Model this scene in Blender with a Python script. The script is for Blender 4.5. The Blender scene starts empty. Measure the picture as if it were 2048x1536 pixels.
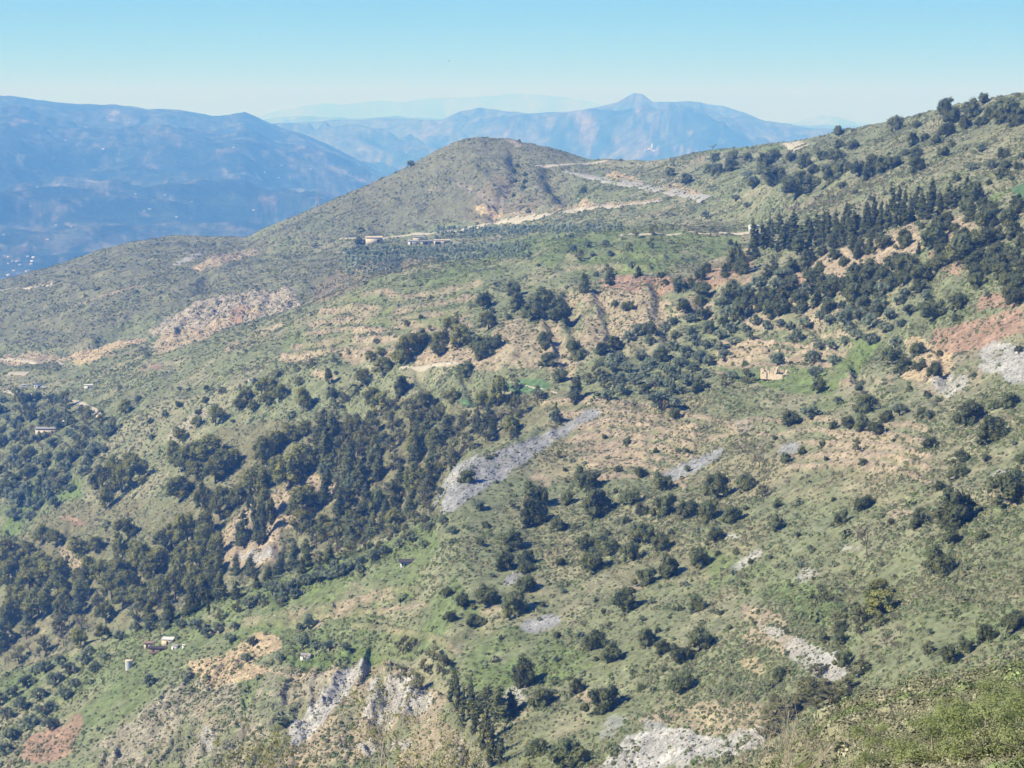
import bpy, math, random
import numpy as np

# ------------------------------------------------------------------ camera, sky, sun
scene = bpy.context.scene
C = scene.collection
W0, H0 = 2048.0, 1536.0
FPX = 3822.0                 # focal length in photo pixels
HOR = 250.0                  # eye level in the photo
PITCH = math.atan((768.0 - HOR) / FPX)
cp, sp_ = math.cos(PITCH), math.sin(PITCH)
cam_d = bpy.data.cameras.new('camera')
cam = bpy.data.objects.new('camera', cam_d); C.objects.link(cam)
cam_d.sensor_width = 36.0; cam_d.lens = FPX / W0 * 36.0
cam_d.clip_start = 0.5; cam_d.clip_end = 150000
cam.location = (0, 0, 0); cam.rotation_euler = (math.pi / 2 - PITCH, 0, 0)
scene.camera = cam

SUN_EL, SUN_AZ = math.radians(38), math.radians(-109)   # azimuth from +Y, clockwise
w = bpy.data.worlds.new("World"); scene.world = w; w.use_nodes = True
nt = w.node_tree
bg = nt.nodes['Background']
sky = nt.nodes.new('ShaderNodeTexSky'); sky.sky_type = 'NISHITA'; sky.sun_disc = False
sky.sun_elevation = SUN_EL; sky.sun_rotation = SUN_AZ
sky.altitude = 900; sky.air_density = 1.0; sky.dust_density = 0.3; sky.ozone_density = 3.0
tn_ = nt.nodes.new('ShaderNodeMix'); tn_.data_type = 'RGBA'; tn_.blend_type = 'MULTIPLY'; tn_.inputs[0].default_value = 1
nt.links.new(sky.outputs[0], tn_.inputs[6]); tn_.inputs[7].default_value = (.13, .38, 1.18, 1)
nt.links.new(tn_.outputs[2], bg.inputs[0]); bg.inputs[1].default_value = 0.068
sd = bpy.data.lights.new('sun', 'SUN'); sd.energy = 5.0; sd.angle = math.radians(0.6); sd.color = (1, 0.99, 0.945)
so = bpy.data.objects.new('sun', sd); C.objects.link(so)
so.rotation_euler = (math.pi / 2 - SUN_EL, 0, math.pi - SUN_AZ)
scene.view_settings.view_transform = 'Standard'; scene.view_settings.look = 'None'
scene.view_settings.exposure = 0.75; scene.view_settings.gamma = 1.0
scene.view_settings.use_curve_mapping = False
try:
    scene.cycles.use_denoising = True
    scene.cycles.max_bounces = 6; scene.cycles.diffuse_bounces = 4; scene.cycles.volume_bounces = 1
    scene.cycles.transparent_max_bounces = 4
except Exception: pass

# ------------------------------------------------------------------ helpers
rng = np.random.default_rng(7)
random.seed(7)

def ray(px, py):
    x = (px - 1024.0) / FPX; u = (768.0 - py) / FPX
    return x, cp + u * sp_, -sp_ + u * cp
def pt(px, py, Y):
    x, y, z = ray(px, py)
    return x / y * Y, Y, z / y * Y
def proj(X, Y, Z):
    d = Y * cp - Z * sp_; u = (Y * sp_ + Z * cp) / d
    return 1024 + X / d * FPX, 768 - u * FPX

def _hash(ix, iy, seed):
    n = (ix.astype(np.int64) * 374761393 + iy.astype(np.int64) * 668265263 + seed * 1274126177) & 0x7fffffff
    n = ((n ^ (n >> 13)) * 1274126177) & 0x7fffffff
    return ((n ^ (n >> 16)) & 0xffff) / 65535.0
def vnoise(x, y, seed=0):
    ix = np.floor(x); iy = np.floor(y); fx = x - ix; fy = y - iy
    fx = fx * fx * fx * (fx * (fx * 6 - 15) + 10); fy = fy * fy * fy * (fy * (fy * 6 - 15) + 10)
    a = _hash(ix, iy, seed); b = _hash(ix + 1, iy, seed); c = _hash(ix, iy + 1, seed); d = _hash(ix + 1, iy + 1, seed)
    return (a + (b - a) * fx) * (1 - fy) + (c + (d - c) * fx) * fy
def fbm(x, y, oct=4, seed=0, gain=0.5):
    s = 0; a = 1; t = 0
    for o in range(oct):
        cr, sr = math.cos(o * 1.1 + .4), math.sin(o * 1.1 + .4)
        s = s + a * vnoise((x * cr - y * sr) * 2 ** o + 17.3 * o, (x * sr + y * cr) * 2 ** o - 9.1 * o, seed + o); t += a; a *= gain
    return s / t
def ridged(x, y, oct=4, seed=0):
    s = 0; a = 1; t = 0
    for o in range(oct):
        s = s + a * (1 - abs(2 * vnoise(x * 2 ** o + 5.1 * o, y * 2 ** o + 3.7 * o, seed + o) - 1)); t += a; a *= .5
    return s / t
def sstep(a, b, x):
    t = np.clip((x - a) / (b - a), 0, 1); return t * t * (3 - 2 * t)

def tag(o, label=None, cat=None, group=None, kind=None):
    if label: o['label'] = label
    if cat: o['category'] = cat
    if group: o['group'] = group
    if kind: o['kind'] = kind
    return o
def link(name, me, parent=None, loc=None):
    o = bpy.data.objects.new(name, me); C.objects.link(o)
    if parent is not None: o.parent = parent
    if loc is not None: o.location = loc
    return o
def empty(name, loc, rz=0.0):
    o = bpy.data.objects.new(name, None); C.objects.link(o); o.location = loc; o.rotation_euler = (0, 0, rz)
    o.empty_display_size = 0.5
    return o
def mesh_np(name, V, F, mat=None, smooth=False, quads=True):
    me = bpy.data.meshes.new(name)
    V = np.asarray(V, np.float32); F = np.asarray(F, np.int32); k = F.shape[1]
    me.vertices.add(len(V)); me.vertices.foreach_set('co', V.ravel())
    me.loops.add(F.size); me.loops.foreach_set('vertex_index', F.ravel())
    me.polygons.add(len(F)); me.polygons.foreach_set('loop_start', np.arange(0, F.size, k, dtype=np.int32))
    try: me.polygons.foreach_set('loop_total', np.full(len(F), k, np.int32))
    except Exception: pass
    if smooth: me.polygons.foreach_set('use_smooth', np.ones(len(F), bool))
    me.update(calc_edges=True); me.validate()
    if mat: me.materials.append(mat)
    return me
def set_col(me, name, col):
    a = me.attributes.new(name, 'FLOAT_COLOR', 'POINT')
    c = np.ones((len(col), 4), np.float32); c[:, :3] = col
    a.data.foreach_set('color', c.ravel())

# ------------------------------------------------------------------ materials
def mat_new(name, rough=0.9, spec=0.15):
    m = bpy.data.materials.new(name); m.use_nodes = True
    p = m.node_tree.nodes['Principled BSDF']; p.inputs['Roughness'].default_value = rough
    p.inputs['Specular IOR Level'].default_value = spec
    return m, m.node_tree, p
def mix_rgb(t, a, b, fac, mode='MIX'):
    n = t.nodes.new('ShaderNodeMix'); n.data_type = 'RGBA'; n.blend_type = mode
    for sock, v in ((n.inputs[0], fac), (n.inputs[6], a), (n.inputs[7], b)):
        if hasattr(v, 'is_output'): t.links.new(v, sock)
        elif isinstance(v, (int, float)): sock.default_value = v
        else: sock.default_value = (*v, 1)
    return n.outputs[2]
def noise_tex(t, scale, detail=3, rough=.6, coord='Object'):
    tc = t.nodes.new('ShaderNodeTexCoord'); n = t.nodes.new('ShaderNodeTexNoise')
    n.inputs['Scale'].default_value = scale; n.inputs['Detail'].default_value = detail; n.inputs['Roughness'].default_value = rough
    t.links.new(tc.outputs[coord], n.inputs['Vector']); return n.outputs[0]
def ramp(t, src, a, b, lo=0.0, hi=1.0):
    r = t.nodes.new('ShaderNodeMapRange'); r.inputs[1].default_value = a; r.inputs[2].default_value = b
    r.inputs[3].default_value = lo; r.inputs[4].default_value = hi
    t.links.new(src, r.inputs[0]); return r.outputs[0]
def ground_mat(name, s1, s2, bump=.6, dist=.3, k=1.0):
    m, t, p = mat_new(name, .95, .08)
    at = t.nodes.new('ShaderNodeAttribute'); at.attribute_name = 'soil'
    n1 = ramp(t, noise_tex(t, s1, 6, .7), .3, .7, 1 - .38 * k, 1 + .34 * k); n2 = ramp(t, noise_tex(t, s2, 4, .75), .3, .7, 1 - .28 * k, 1 + .28 * k)
    mu = t.nodes.new('ShaderNodeMath'); mu.operation = 'MULTIPLY'; t.links.new(n1, mu.inputs[0]); t.links.new(n2, mu.inputs[1])
    vm = t.nodes.new('ShaderNodeVectorMath'); vm.operation = 'SCALE'
    t.links.new(at.outputs['Color'], vm.inputs[0]); t.links.new(mu.outputs[0], vm.inputs['Scale'])
    t.links.new(vm.outputs[0], p.inputs['Base Color'])
    b = t.nodes.new('ShaderNodeBump'); b.inputs['Strength'].default_value = bump; b.inputs['Distance'].default_value = dist
    t.links.new(noise_tex(t, s1 * 1.3, 8, .75), b.inputs['Height']); t.links.new(b.outputs[0], p.inputs['Normal'])
    return m
def leaf_mat(name, col, var=.35, hue=None):
    m, t, p = mat_new(name, .65, .2)
    oi = t.nodes.new('ShaderNodeObjectInfo')
    r = ramp(t, oi.outputs['Random'], 0, 1, 1 - var, 1 + var)
    c2 = hue or tuple(c * k for c, k in zip(col, (1.35, 1.12, .8)))
    n = ramp(t, noise_tex(t, 2.2, 2, .6), .35, .65)
    base = mix_rgb(t, col, c2, n)
    vm = t.nodes.new('ShaderNodeVectorMath'); vm.operation = 'SCALE'
    t.links.new(base, vm.inputs[0]); t.links.new(r, vm.inputs['Scale'])
    t.links.new(vm.outputs[0], p.inputs['Base Color'])
    tb = t.nodes.new('ShaderNodeBsdfTranslucent'); t.links.new(vm.outputs[0], tb.inputs['Color']); mx = t.nodes.new('ShaderNodeMixShader'); mx.inputs[0].default_value = .38
    t.links.new(p.outputs[0], mx.inputs[1]); t.links.new(tb.outputs[0], mx.inputs[2]); t.links.new(mx.outputs[0], t.nodes['Material Output'].inputs['Surface'])
    return m
def flat_mat(name, col, rough=.85, var=.18, scale=1.5, spec=.2):
    m, t, p = mat_new(name, rough, spec)
    n = ramp(t, noise_tex(t, scale, 5, .7), .3, .7)
    c = mix_rgb(t, tuple(x * (1 - var) for x in col), tuple(min(1, x * (1 + var)) for x in col), n)
    t.links.new(c, p.inputs['Base Color'])
    return m
M_OAK = leaf_mat('holm_oak_leaf', (.125, .155, .085), .28)
M_PINE = leaf_mat('pine_needle', (.19, .215, .085), .28)
M_CON = leaf_mat('dark_conifer_needle', (.120, .152, .088), .3)
M_CYP = leaf_mat('cypress_leaf', (.105, .135, .078), .22)
M_OLIVE = leaf_mat('olive_leaf', (.19, .235, .16), .2, (.24, .275, .20))
M_DECID = leaf_mat('spring_leaf', (.20, .225, .10), .3, (.22, .20, .12))
M_BARE = leaf_mat('bare_twig', (.17, .135, .105), .25, (.22, .17, .13))
M_TRUNK = flat_mat('bark', (.13, .095, .07), .95, .3, 6)
M_PALEBARK = flat_mat('pale_bark', (.30, .26, .20), .9, .25, 20)
M_WHITE = flat_mat('whitewash', (.60, .60, .57), .8, .06, 2)
M_CREAM = flat_mat('cream_render', (.55, .48, .38), .85, .12, 2)
M_ROOF = flat_mat('grey_roof', (.30, .29, .29), .8, .2, 3)
M_ROOFD = flat_mat('dark_roof', (.07, .06, .065), .8, .2, 3)
M_TILE = flat_mat('tile_roof', (.26, .19, .15), .85, .25, 3)
M_DARK = flat_mat('dark_opening', (.012, .012, .014), .9, .1, 3)
M_STONE = flat_mat('ruin_stone', (.56, .47, .36), .95, .28, 2.5)
M_METAL = flat_mat('steel', (.45, .47, .48), .5, .1, 5, .5)
M_ORANGE = flat_mat('orange_paint', (.75, .24, .06), .6, .1, 3)
M_BLUE = flat_mat('blue_grey_paint', (.12, .16, .24), .5, .1, 3, .5)
M_GLASS = flat_mat('dark_glass', (.03, .04, .05), .1, .05, 3, .5)
M_ROAD = flat_mat('pale_track', (.36, .335, .28), .95, .15, .12)
M_ASPH = flat_mat('pale_asphalt', (.27, .27, .26), .9, .12, .12)
M_RED = flat_mat('red_sheet', (.20, .15, .12), .7, .2, 3)

# ------------------------------------------------------------------ terrain profile: (px, py, distance) along each crest, foot and terrace of the land
CURVES = dict(
 F=[(-400,1660,95),(900,1640,95),(1400,1590,92),(1530,1545,90),(1600,1475,90),(1700,1410,88),(1850,1370,84),(2048,1335,78),(2450,1280,70)],
 G=[(-400,1900,190),(900,1800,170),(1400,1700,160),(1600,1590,150),(1850,1480,140),(2048,1440,130),(2450,1400,120)],
 K=[(-400,1760,470),(0,1640,440),(400,1640,390),(800,1640,350),(1200,1640,310),(1400,1620,295),(1600,1540,280),(1850,1430,265),(2048,1400,255),(2450,1340,235)],
 N=[(-400,1530,620),(0,1350,590),(150,1290,570),(300,1240,548),(420,1195,538),(520,1162,530),(700,1105,520),(800,1072,516),(855,1042,512),(872,1010,515),(900,960,525),(935,925,535),(1000,893,552),(1060,865,568),(1130,830,585),(1200,795,598),(1300,765,602),(1400,755,592),(1600,742,560),(1800,728,510),(2048,715,440),(2450,690,385)],
 R=[(-400,1590,760),(0,1410,700),(150,1350,680),(300,1300,662),(520,1215,640),(700,1155,625),(800,1125,610),(872,1075,595),(935,985,595),(1000,940,600),(1060,900,602),(1130,852,606),(1200,803,612),(1300,755,622),(1400,745,612),(1600,730,580),(1800,710,530),(2048,695,460),(2450,665,400)],
 P=[(-400,930,1010),(0,900,960),(200,850,900),(400,790,850),(600,740,800),(800,700,750),(1000,660,715),(1200,600,715),(1400,560,700),(1600,520,665),(1800,470,625),(2048,420,570),(2450,380,490)],
 M=[(-400,765,1200),(0,735,1150),(130,728,1130),(300,690,1085),(480,642,1040),(560,622,1020),(650,590,1000),(750,548,975),(850,532,955),(1000,512,935),(1100,482,920),(1300,455,900),(1500,462,870),(1600,430,810),(1800,370,740),(2048,290,690),(2450,250,610)],
 V=[(-400,778,1270),(0,748,1220),(300,702,1160),(480,655,1120),(560,635,1110),(650,602,1100),(750,558,1090),(850,540,1080),(1000,520,1060),(1100,488,1040),(1300,462,1000),(1500,462,940),(1600,420,850),(1800,352,765),(2048,277,705),(2450,240,625)],
 O=[(-400,640,1560),(0,600,1500),(200,562,1450),(400,540,1410),(600,512,1400),(700,490,1400),(850,484,1390),(1000,462,1350),(1100,440,1300),(1200,408,1250),(1400,378,1130),(1600,345,950),(1800,292,850),(2048,232,755),(2450,205,660)],
 S=[(-400,625,1750),(0,557,1750),(100,532,1750),(200,498,1750),(280,478,1750),(350,467,1760),(420,469,1740),(490,471,1700),(550,441,1660),(620,412,1640),(700,379,1625),(800,335,1610),(880,291,1605),(920,272,1602),(955,265,1600),(1020,272,1590),(1100,290,1560),(1180,314,1520),(1300,316,1450),(1400,301,1350),(1500,290,1250),(1600,276,1150),(1700,254,1080),(1800,237,990),(1900,207,900),(2048,183,830),(2450,125,720)],
)
STEP = 3.4
PX = np.arange(-380, 2431, STEP); NC = len(PX)
def curve(name):
    a = np.array(CURVES[name], float)
    py = np.interp(PX, a[:, 0], a[:, 1]); Y = np.interp(PX, a[:, 0], a[:, 2])
    return pt(PX, py, Y)[2], Y
segs = [('F', 46), ('G', 12), ('K', 20), ('N', 250), ('R', 14), ('P', 140), ('M', 76), ('V', 8), ('O', 62), ('S', 96)]
rowsY, rowsZ, seg_id = [np.full(NC, 1.0)], [np.full(NC, -1.9)], [0]
pz, pY = rowsZ[0], rowsY[0]
for si, (nm, n) in enumerate(segs):
    z, Y = curve(nm)
    for k in range(1, n + 1):
        t = k / n
        if nm == 'F':
            tt = t ** 1.6; rowsY.append(pY + (Y - pY) * tt); rowsZ.append(pz + (z - pz) * tt)
        else:
            # even steps of sight angle where the slope is seen
            a0, a1 = pz / pY, z / Y
            Yk = pY + (Y - pY) * t
            if nm in ('N', 'P', 'M', 'O', 'S'):
                # straight ground line between the two curves, sampled evenly in angle
                dz, dy = z - pz, Y - pY; at = a0 + (a1 - a0) * t
                den = dz - at * dy
                u = np.where(abs(den) > 1e-6, (at * pY - pz) / np.where(abs(den) > 1e-6, den, 1), t)
                u = np.where((a1 - a0) > .004, np.clip(u, 0, 1), t)
                u = .8 * u + .2 * t
                rowsY.append(pY + dy * u); rowsZ.append(pz + dz * u)
            else:
                rowsY.append(Yk); rowsZ.append(pz + (z - pz) * t)
        seg_id.append(si)
    pz, pY = z, Y
for k, (dY, dz) in enumerate(((30, -7), (70, -22), (130, -50), (220, -95), (400, -170), (800, -300))):
    rowsY.append(pY + dY); rowsZ.append(np.maximum(pz + dz, -405) if dY > 300 else pz + dz); seg_id.append(20)
rowsY.append(np.full(NC, 3300.)); rowsZ.append(np.full(NC, -418.)); seg_id.append(20)
rowsY.append(np.full(NC, 4400.)); rowsZ.append(np.full(NC, -422.)); seg_id.append(20)
GY = np.array(rowsY); GZ = np.array(rowsZ); NR = len(GY)
def blur_rows(A, n):
    B = A.copy()
    for _ in range(n): B[1:-1] = (B[:-2] + 2 * B[1:-1] + B[2:]) / 4
    return B
def blur_cols(A, n):
    B = A.copy()
    for _ in range(n): B[:, 1:-1] = (B[:, :-2] + 2 * B[:, 1:-1] + B[:, 2:]) / 4
    return B
m_ = 40
GZb = blur_cols(blur_rows(GZ, 10), 5); GYb = blur_cols(blur_rows(GY, 10), 5)
GZ[m_:-8] = GZb[m_:-8]; GY[m_:-8] = GYb[m_:-8]
GX = np.empty_like(GY)
PXg = np.broadcast_to(PX, GY.shape)
dep = GY * cp - GZ * sp_
GX = (PXg - 1024) / FPX * dep
PYg = proj(GX, GY, GZ)[1]

# ------------------------------------------------------------------ ground cover map (what grows or lies where), drawn as areas of soil, grass and rock
RW, RH = 1024, 768
yy, xx = np.mgrid[0:RH, 0:RW]; xx = xx * 2.0 + 1; yy = yy * 2.0 + 1
def poly_mask(P):
    P = np.array(P, float); m = np.zeros((RH, RW), bool)
    x0, x1 = int(max(0, P[:, 0].min() / 2 - 1)), int(min(RW, P[:, 0].max() / 2 + 2))
    y0, y1 = int(max(0, P[:, 1].min() / 2 - 1)), int(min(RH, P[:, 1].max() / 2 + 2))
    if x1 <= x0 or y1 <= y0: return m
    X, Y = xx[y0:y1, x0:x1], yy[y0:y1, x0:x1]; s = np.zeros(X.shape, bool)
    for (ax, ay), (bx, by) in zip(P, np.roll(P, -1, 0)):
        if ay == by: continue
        c = ((ay > Y) != (by > Y)) & (X < (bx - ax) * (Y - ay) / (by - ay) + ax); s ^= c
    m[y0:y1, x0:x1] = s; return m
def line_mask(P, wd):
    m = np.zeros((RH, RW), bool)
    for (ax, ay), (bx, by) in zip(P[:-1], P[1:]):
        x0, x1 = int(max(0, (min(ax, bx) - wd) / 2)), int(min(RW, (max(ax, bx) + wd) / 2 + 2))
        y0, y1 = int(max(0, (min(ay, by) - wd) / 2)), int(min(RH, (max(ay, by) + wd) / 2 + 2))
        if x1 <= x0 or y1 <= y0: continue
        X, Y = xx[y0:y1, x0:x1], yy[y0:y1, x0:x1]
        t = np.clip(((X - ax) * (bx - ax) + (Y - ay) * (by - ay)) / max(1e-6, (bx - ax) ** 2 + (by - ay) ** 2), 0, 1)
        m[y0:y1, x0:x1] |= (X - ax - t * (bx - ax)) ** 2 + (Y - ay - t * (by - ay)) ** 2 < (wd / 2) ** 2
    return m
def ell_mask(cx, cy, rx, ry, ang=0):
    c, s = math.cos(math.radians(ang)), math.sin(math.radians(ang))
    u = (xx - cx) * c + (yy - cy) * s; v = -(xx - cx) * s + (yy - cy) * c
    return (u / rx) ** 2 + (v / ry) ** 2 < 1
def blur2(A, n):
    B = A
    for _ in range(n):
        B = (np.roll(B, 1, 0) + 2 * B + np.roll(B, -1, 0)) / 4; B = (np.roll(B, 1, 1) + 2 * B + np.roll(B, -1, 1)) / 4
    return B
CLS = dict(
 green=(.12,.165,.065), lush=(.09,.155,.075), dry=(.235,.215,.14), red=(.265,.185,.14), tan=(.30,.25,.185), ochre=(.37,.30,.20),
 grey=(.235,.245,.255), white=(.34,.34,.335), dark=(.150,.155,.105), brown=(.19,.165,.12), rock=(.30,.27,.225), duff=(.145,.140,.085),
 forest=(.035,.05,.025), pink=(.21,.175,.135), olivey=(.13,.15,.085))
MK = {k: np.zeros((RH, RW)) for k in CLS}
def area(cls, P, s=1.0): MK[cls] = np.maximum(MK[cls], poly_mask(P) * s)
def band(cls, P, wd, s=1.0): MK[cls] = np.maximum(MK[cls], line_mask(P, wd) * s)
def spot(cls, cx, cy, rx, ry, ang=0, s=1.0): MK[cls] = np.maximum(MK[cls], ell_mask(cx, cy, rx, ry, ang) * s)
# conical hill and its flanks: dark thyme scrub
area('dark', [(500,472),(620,412),(800,335),(955,262),(1100,288),(1180,312),(1130,330),(1150,390),(1060,430),(940,450),(760,465),(640,490)], 1)
area('dark', [(0,560),(100,530),(350,465),(490,470),(560,490),(690,520),(720,560),(600,600),(420,610),(280,620),(150,690),(0,700)], .65)
area('brown', [(1020,340),(1050,400),(1150,400),(1130,430),(1010,440),(960,470),(900,440)], .55)
area('dark', [(1500,300),(1900,210),(2048,190),(2048,330),(1900,380),(1600,400),(1500,380)], .35)
spot('brown', 750, 545, 130, 16, -14, .7); area('brown', [(690,530),(800,520),(780,545),(720,575),(640,600),(600,600)], .7)
spot('brown', 1350, 470, 160, 14, 0, .5); area('brown', [(1640,380),(1760,360),(1780,400),(1650,440),(1560,420)], .4)
for p in [(450,620,150,32,-12),(360,640,70,26,-8),(540,605,60,20,-10)]: spot('rock', *p, .85)
area('ochre', [(118,728),(175,690),(250,665),(300,668),(240,700),(180,722)], .85); area('tan', [(300,690),(330,665),(420,640),(500,630),(430,665),(340,690)], .8)
area('tan', [(0,722),(60,706),(130,716),(120,732),(0,732)], .8); spot('tan', 120, 718, 40, 8, -12, .7)
spot('red', 480, 625, 14, 12, 0, .8); spot('ochre', 510, 615, 20, 9, 0, .7); spot('ochre', 975, 426, 26, 9, -4, 1)
spot('rock', 1015, 390, 5, 28, 20, .5); spot('rock', 880, 375, 60, 8, -25, .4); spot('rock', 960, 395, 60, 10, 25, .35); spot('rock',1035,288,24,6,20,.6); spot('rock',1075,380,20,10,60,.5)
band('tan', [(165,612),(220,598),(290,576)], 7, .8); spot('ochre', 395, 533, 18, 5, -8, .8); spot('tan', 440, 522, 50, 6, -12, .7); spot('tan',490,510,30,5,-10,.6)
area('olivey', [(560,440),(700,420),(760,440),(700,470),(600,470)], .5)
spot('ochre', 1240, 350, 34, 10, 15, .7); spot('tan', 1365, 382, 46, 7, 8, .8); band('tan', [(1150,420),(1230,412),(1310,404)], 9, .8); band('ochre', [(1160,414),(1190,412)], 10, .8); spot('tan', 1305, 400, 20, 6, 0, .7)
area('green', [(1140,322),(1300,318),(1200,322)], 1); band('lush', [(1165,318),(1310,317)], 5, 1)
area('green', [(1310,318),(1400,302),(1560,282),(1600,284),(1580,296),(1450,306),(1350,316)], .6)
band('tan', [(1320,318),(1450,303),(1580,290)], 3, .6)
# meadow
area('green', [(1010,480),(1100,470),(1300,455),(1490,468),(1470,495),(1440,510),(1300,545),(1230,560),(1130,560),(1060,520),(960,520)], .62)
area('green', [(760,560),(950,515),(1010,530),(1000,600),(930,640),(760,640),(640,620)], .42)
area('green', [(800,600),(930,600),(940,640),(880,660),(700,640)], .5); area('green', [(560,660),(700,650),(720,700),(560,720)], .35)
area('olivey', [(1100,480),(1330,480),(1320,540),(1180,560)], .4)
spot('lush', 1055, 776, 48, 13, 8, 1); spot('lush', 935, 800, 20, 8, 0, 1)
area('lush', [(2010,380),(2048,366),(2120,360),(2120,420),(2040,408)], 1); spot('green',1985,400,28,12,-20,.8)
for p in [(685,603,24,10),(750,630,60,8,6),(900,632,50,5,0),(720,700,40,10,-10),(650,745,30,8),(535,655,30,5,-20),(465,690,20,12,-40),(300,735,22,6,-10),(440,650,20,5,-20),(930,655,14,10)]: spot('tan', *p[:5], 0 if len(p) < 6 else p[5]) if False else MK.__setitem__('tan', np.maximum(MK['tan'], ell_mask(*p) * .7))
for p in [(298,738,24,8,-10),(795,710,40,10,-12)]: MK['red'] = np.maximum(MK['red'], ell_mask(*p) * .7)
area('tan', [(880,700),(960,690),(1010,720),(900,740),(790,730)], .75)
# red slopes above the ravine head
area('red', [(1190,560),(1240,552),(1310,545),(1350,560),(1430,520),(1500,505),(1470,535),(1420,560),(1330,590),(1240,590)], .75)
area('tan', [(1120,590),(1240,575),(1330,600),(1420,590),(1440,640),(1330,640),(1230,680),(1180,700),(1140,700)], .6)
area('tan', [(960,640),(1110,640),(1170,700),(1140,770),(1060,740),(940,740)], .5)
area('red', [(1400,520),(1500,510),(1500,560),(1430,590)], .5)
area('tan', [(1560,560),(1640,510),(1740,475),(1830,450),(1850,500),(1770,530),(1680,560),(1580,580)], .8)
area('red', [(1560,560),(1640,530),(1640,570),(1570,590)], .6); area('tan', [(1900,440),(1960,450),(1900,490),(1880,480)], .7); area('red', [(1850,500),(1920,520),(1920,560),(1860,530)], .6)
area('tan', [(1480,600),(1700,600),(1760,640),(1560,660),(1480,640)], .5)
area('red', [(1860,660),(1940,640),(2048,610),(2100,600),(2100,660),(2010,670),(1990,700),(1900,700),(1850,690)], .8)
area('red', [(1960,590),(2048,570),(2100,570),(2100,600),(2010,610),(1950,620)], .8)
area('ochre', [(1850,690),(1900,690),(1900,740),(1870,760),(1800,755),(1790,745)], .85); spot('ochre', 1830, 700, 30, 20, 30, .6)
area('white', [(1960,700),(1990,680),(2060,690),(2100,700),(2100,790),(2040,760),(1990,750),(1950,740)], .6); spot('grey', 2030, 730, 34, 34, 0, .8); spot('white', 1900, 760, 34, 22, 0, .5)
area('tan', [(1920,660),(2000,670),(1960,760),(1880,790),(1740,760),(1800,740)], .35)
# ruin terrace, terraces of the near slope
area('green', [(1430,740),(1530,745),(1640,740),(1700,690),(1640,665),(1700,680),(1760,690),(1660,790),(1560,790),(1480,770)], .75)
area('green', [(1590,780),(1680,790),(1700,830),(1620,830)], .5)
for L in [[(1490,648),(1560,652),(1640,680),(1620,670)],[(1640,658),(1680,668),(1720,690)],[(1460,690),(1560,685),(1620,700)],[(1220,828),(1270,835),(1350,850)],[(1120,884),(1200,882),(1280,890)],[(1200,862),(1280,888),(1290,880)],[(1130,905),(1220,900),(1290,915)],[(1390,830),(1450,845),(1480,870)],[(1160,1170),(1260,1180),(1300,1175)],
          [(1200,915),(1260,920),(1330,940)],[(1360,860),(1420,880),(1470,870)],[(700,1165),(760,1185),(820,1200)],[(600,1230),(680,1225),(760,1240)],[(500,1235),(545,1245)],[(1050,990),(1100,985),(1160,1000)]]:
    band('tan', L, 8, .7)
area('dry', [(1080,850),(1250,800),(1430,800),(1500,860),(1620,900),(1840,880),(1860,960),(1780,1020),(1560,1010),(1380,960),(1200,960),(1060,960)], .55)
area('tan', [(1640,860),(1750,860),(1800,900),(1760,960),(1650,930)], .45); spot('ochre',1790,925,26,8,0,.6)
spot('tan', 1075, 960, 28, 16, 0, .6); area('dry', [(1000,1000),(1250,980),(1560,1040),(1500,1160),(1260,1180),(1100,1150)], .4)
area('dry', [(1660,1120),(2048,1130),(2048,1200),(1700,1190)], .35)
spot('tan', 1800, 1040, 40, 30, 60, .4); spot('white', 2020, 945, 34, 14, 0, .6); area('tan',[(1960,960),(2048,960),(2048,1020),(1990,1010)],.5)
TERR = [[(1090+k*14, 812+k*21+ (k%3)*4), (1180+k*16, 806+k*20), (1290+k*10, 818+k*20), (1400-k*4, 838+k*19)] for k in range(8)]
TERR += [[(1440, 690+k*17), (1520, 684+k*17), (1620, 692+k*17), (1700, 704+k*16)] for k in range(5)]
TERR += [[(1500+k*20, 850+k*24), (1620+k*14, 842+k*24), (1760+k*8, 858+k*22), (1860, 866+k*24)] for k in range(5)]
TERR += [[(560+k*20, 720-k*22), (680+k*18, 702-k*22), (800+k*16, 700-k*24), (900+k*12, 690-k*24)] for k in range(6)]
TERR += [[(420+k*60, 1262-k*14), (520+k*60, 1250-k*16), (640+k*50, 1240-k*16)] for k in range(5)] + [[(640, 1210), (740, 1222), (860, 1210)], [(700, 1250), (820, 1262), (940, 1290)], [(1140, 520), (1240, 512), (1330, 516)], [(1130, 545), (1220, 535), (1300, 540)]]
MT = np.zeros((RH, RW))
for L in TERR:
    band('tan', L, 11, .85); MT = np.maximum(MT, line_mask(L, 6) * 1.0)
MT = blur2(MT, 2)
# grey scree chute
area('grey', [(870,1025),(905,940),(940,925),(1010,905),(1110,855),(1180,825),(1200,832),(1120,870),(1050,930),(960,980),(900,1025)], .92)
area('grey', [(1310,950),(1360,925),(1445,895),(1450,905),(1400,935),(1330,965)], .85); spot('grey', 1573, 905, 22, 12, -10, .9); spot('rock',1490,860,20,12,0,.6)
spot('white', 910, 958, 14, 8, -30, .8); spot('grey', 1080, 1250, 42, 14, -10, .95); spot('grey', 1025, 1162, 20, 12, -30, .8); spot('tan', 985, 1218, 20, 8, 0, .5)
for p in [(1548,1065,26,7,0),(1620,1070,26,9,0),(1460,1080,28,7,0),(1595,1150,40,12,-5),(1490,1130,40,10,-30),(1700,1100,30,6,0)]: MK['white'] = np.maximum(MK['white'], ell_mask(*p) * .45)
area('tan', [(1480,1210),(1560,1225),(1590,1270),(1640,1300),(1600,1320),(1540,1300),(1480,1300)], .6); area('white', [(1490,1240),(1600,1270),(1690,1320),(1690,1355),(1610,1345),(1560,1290)], .5)
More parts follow.
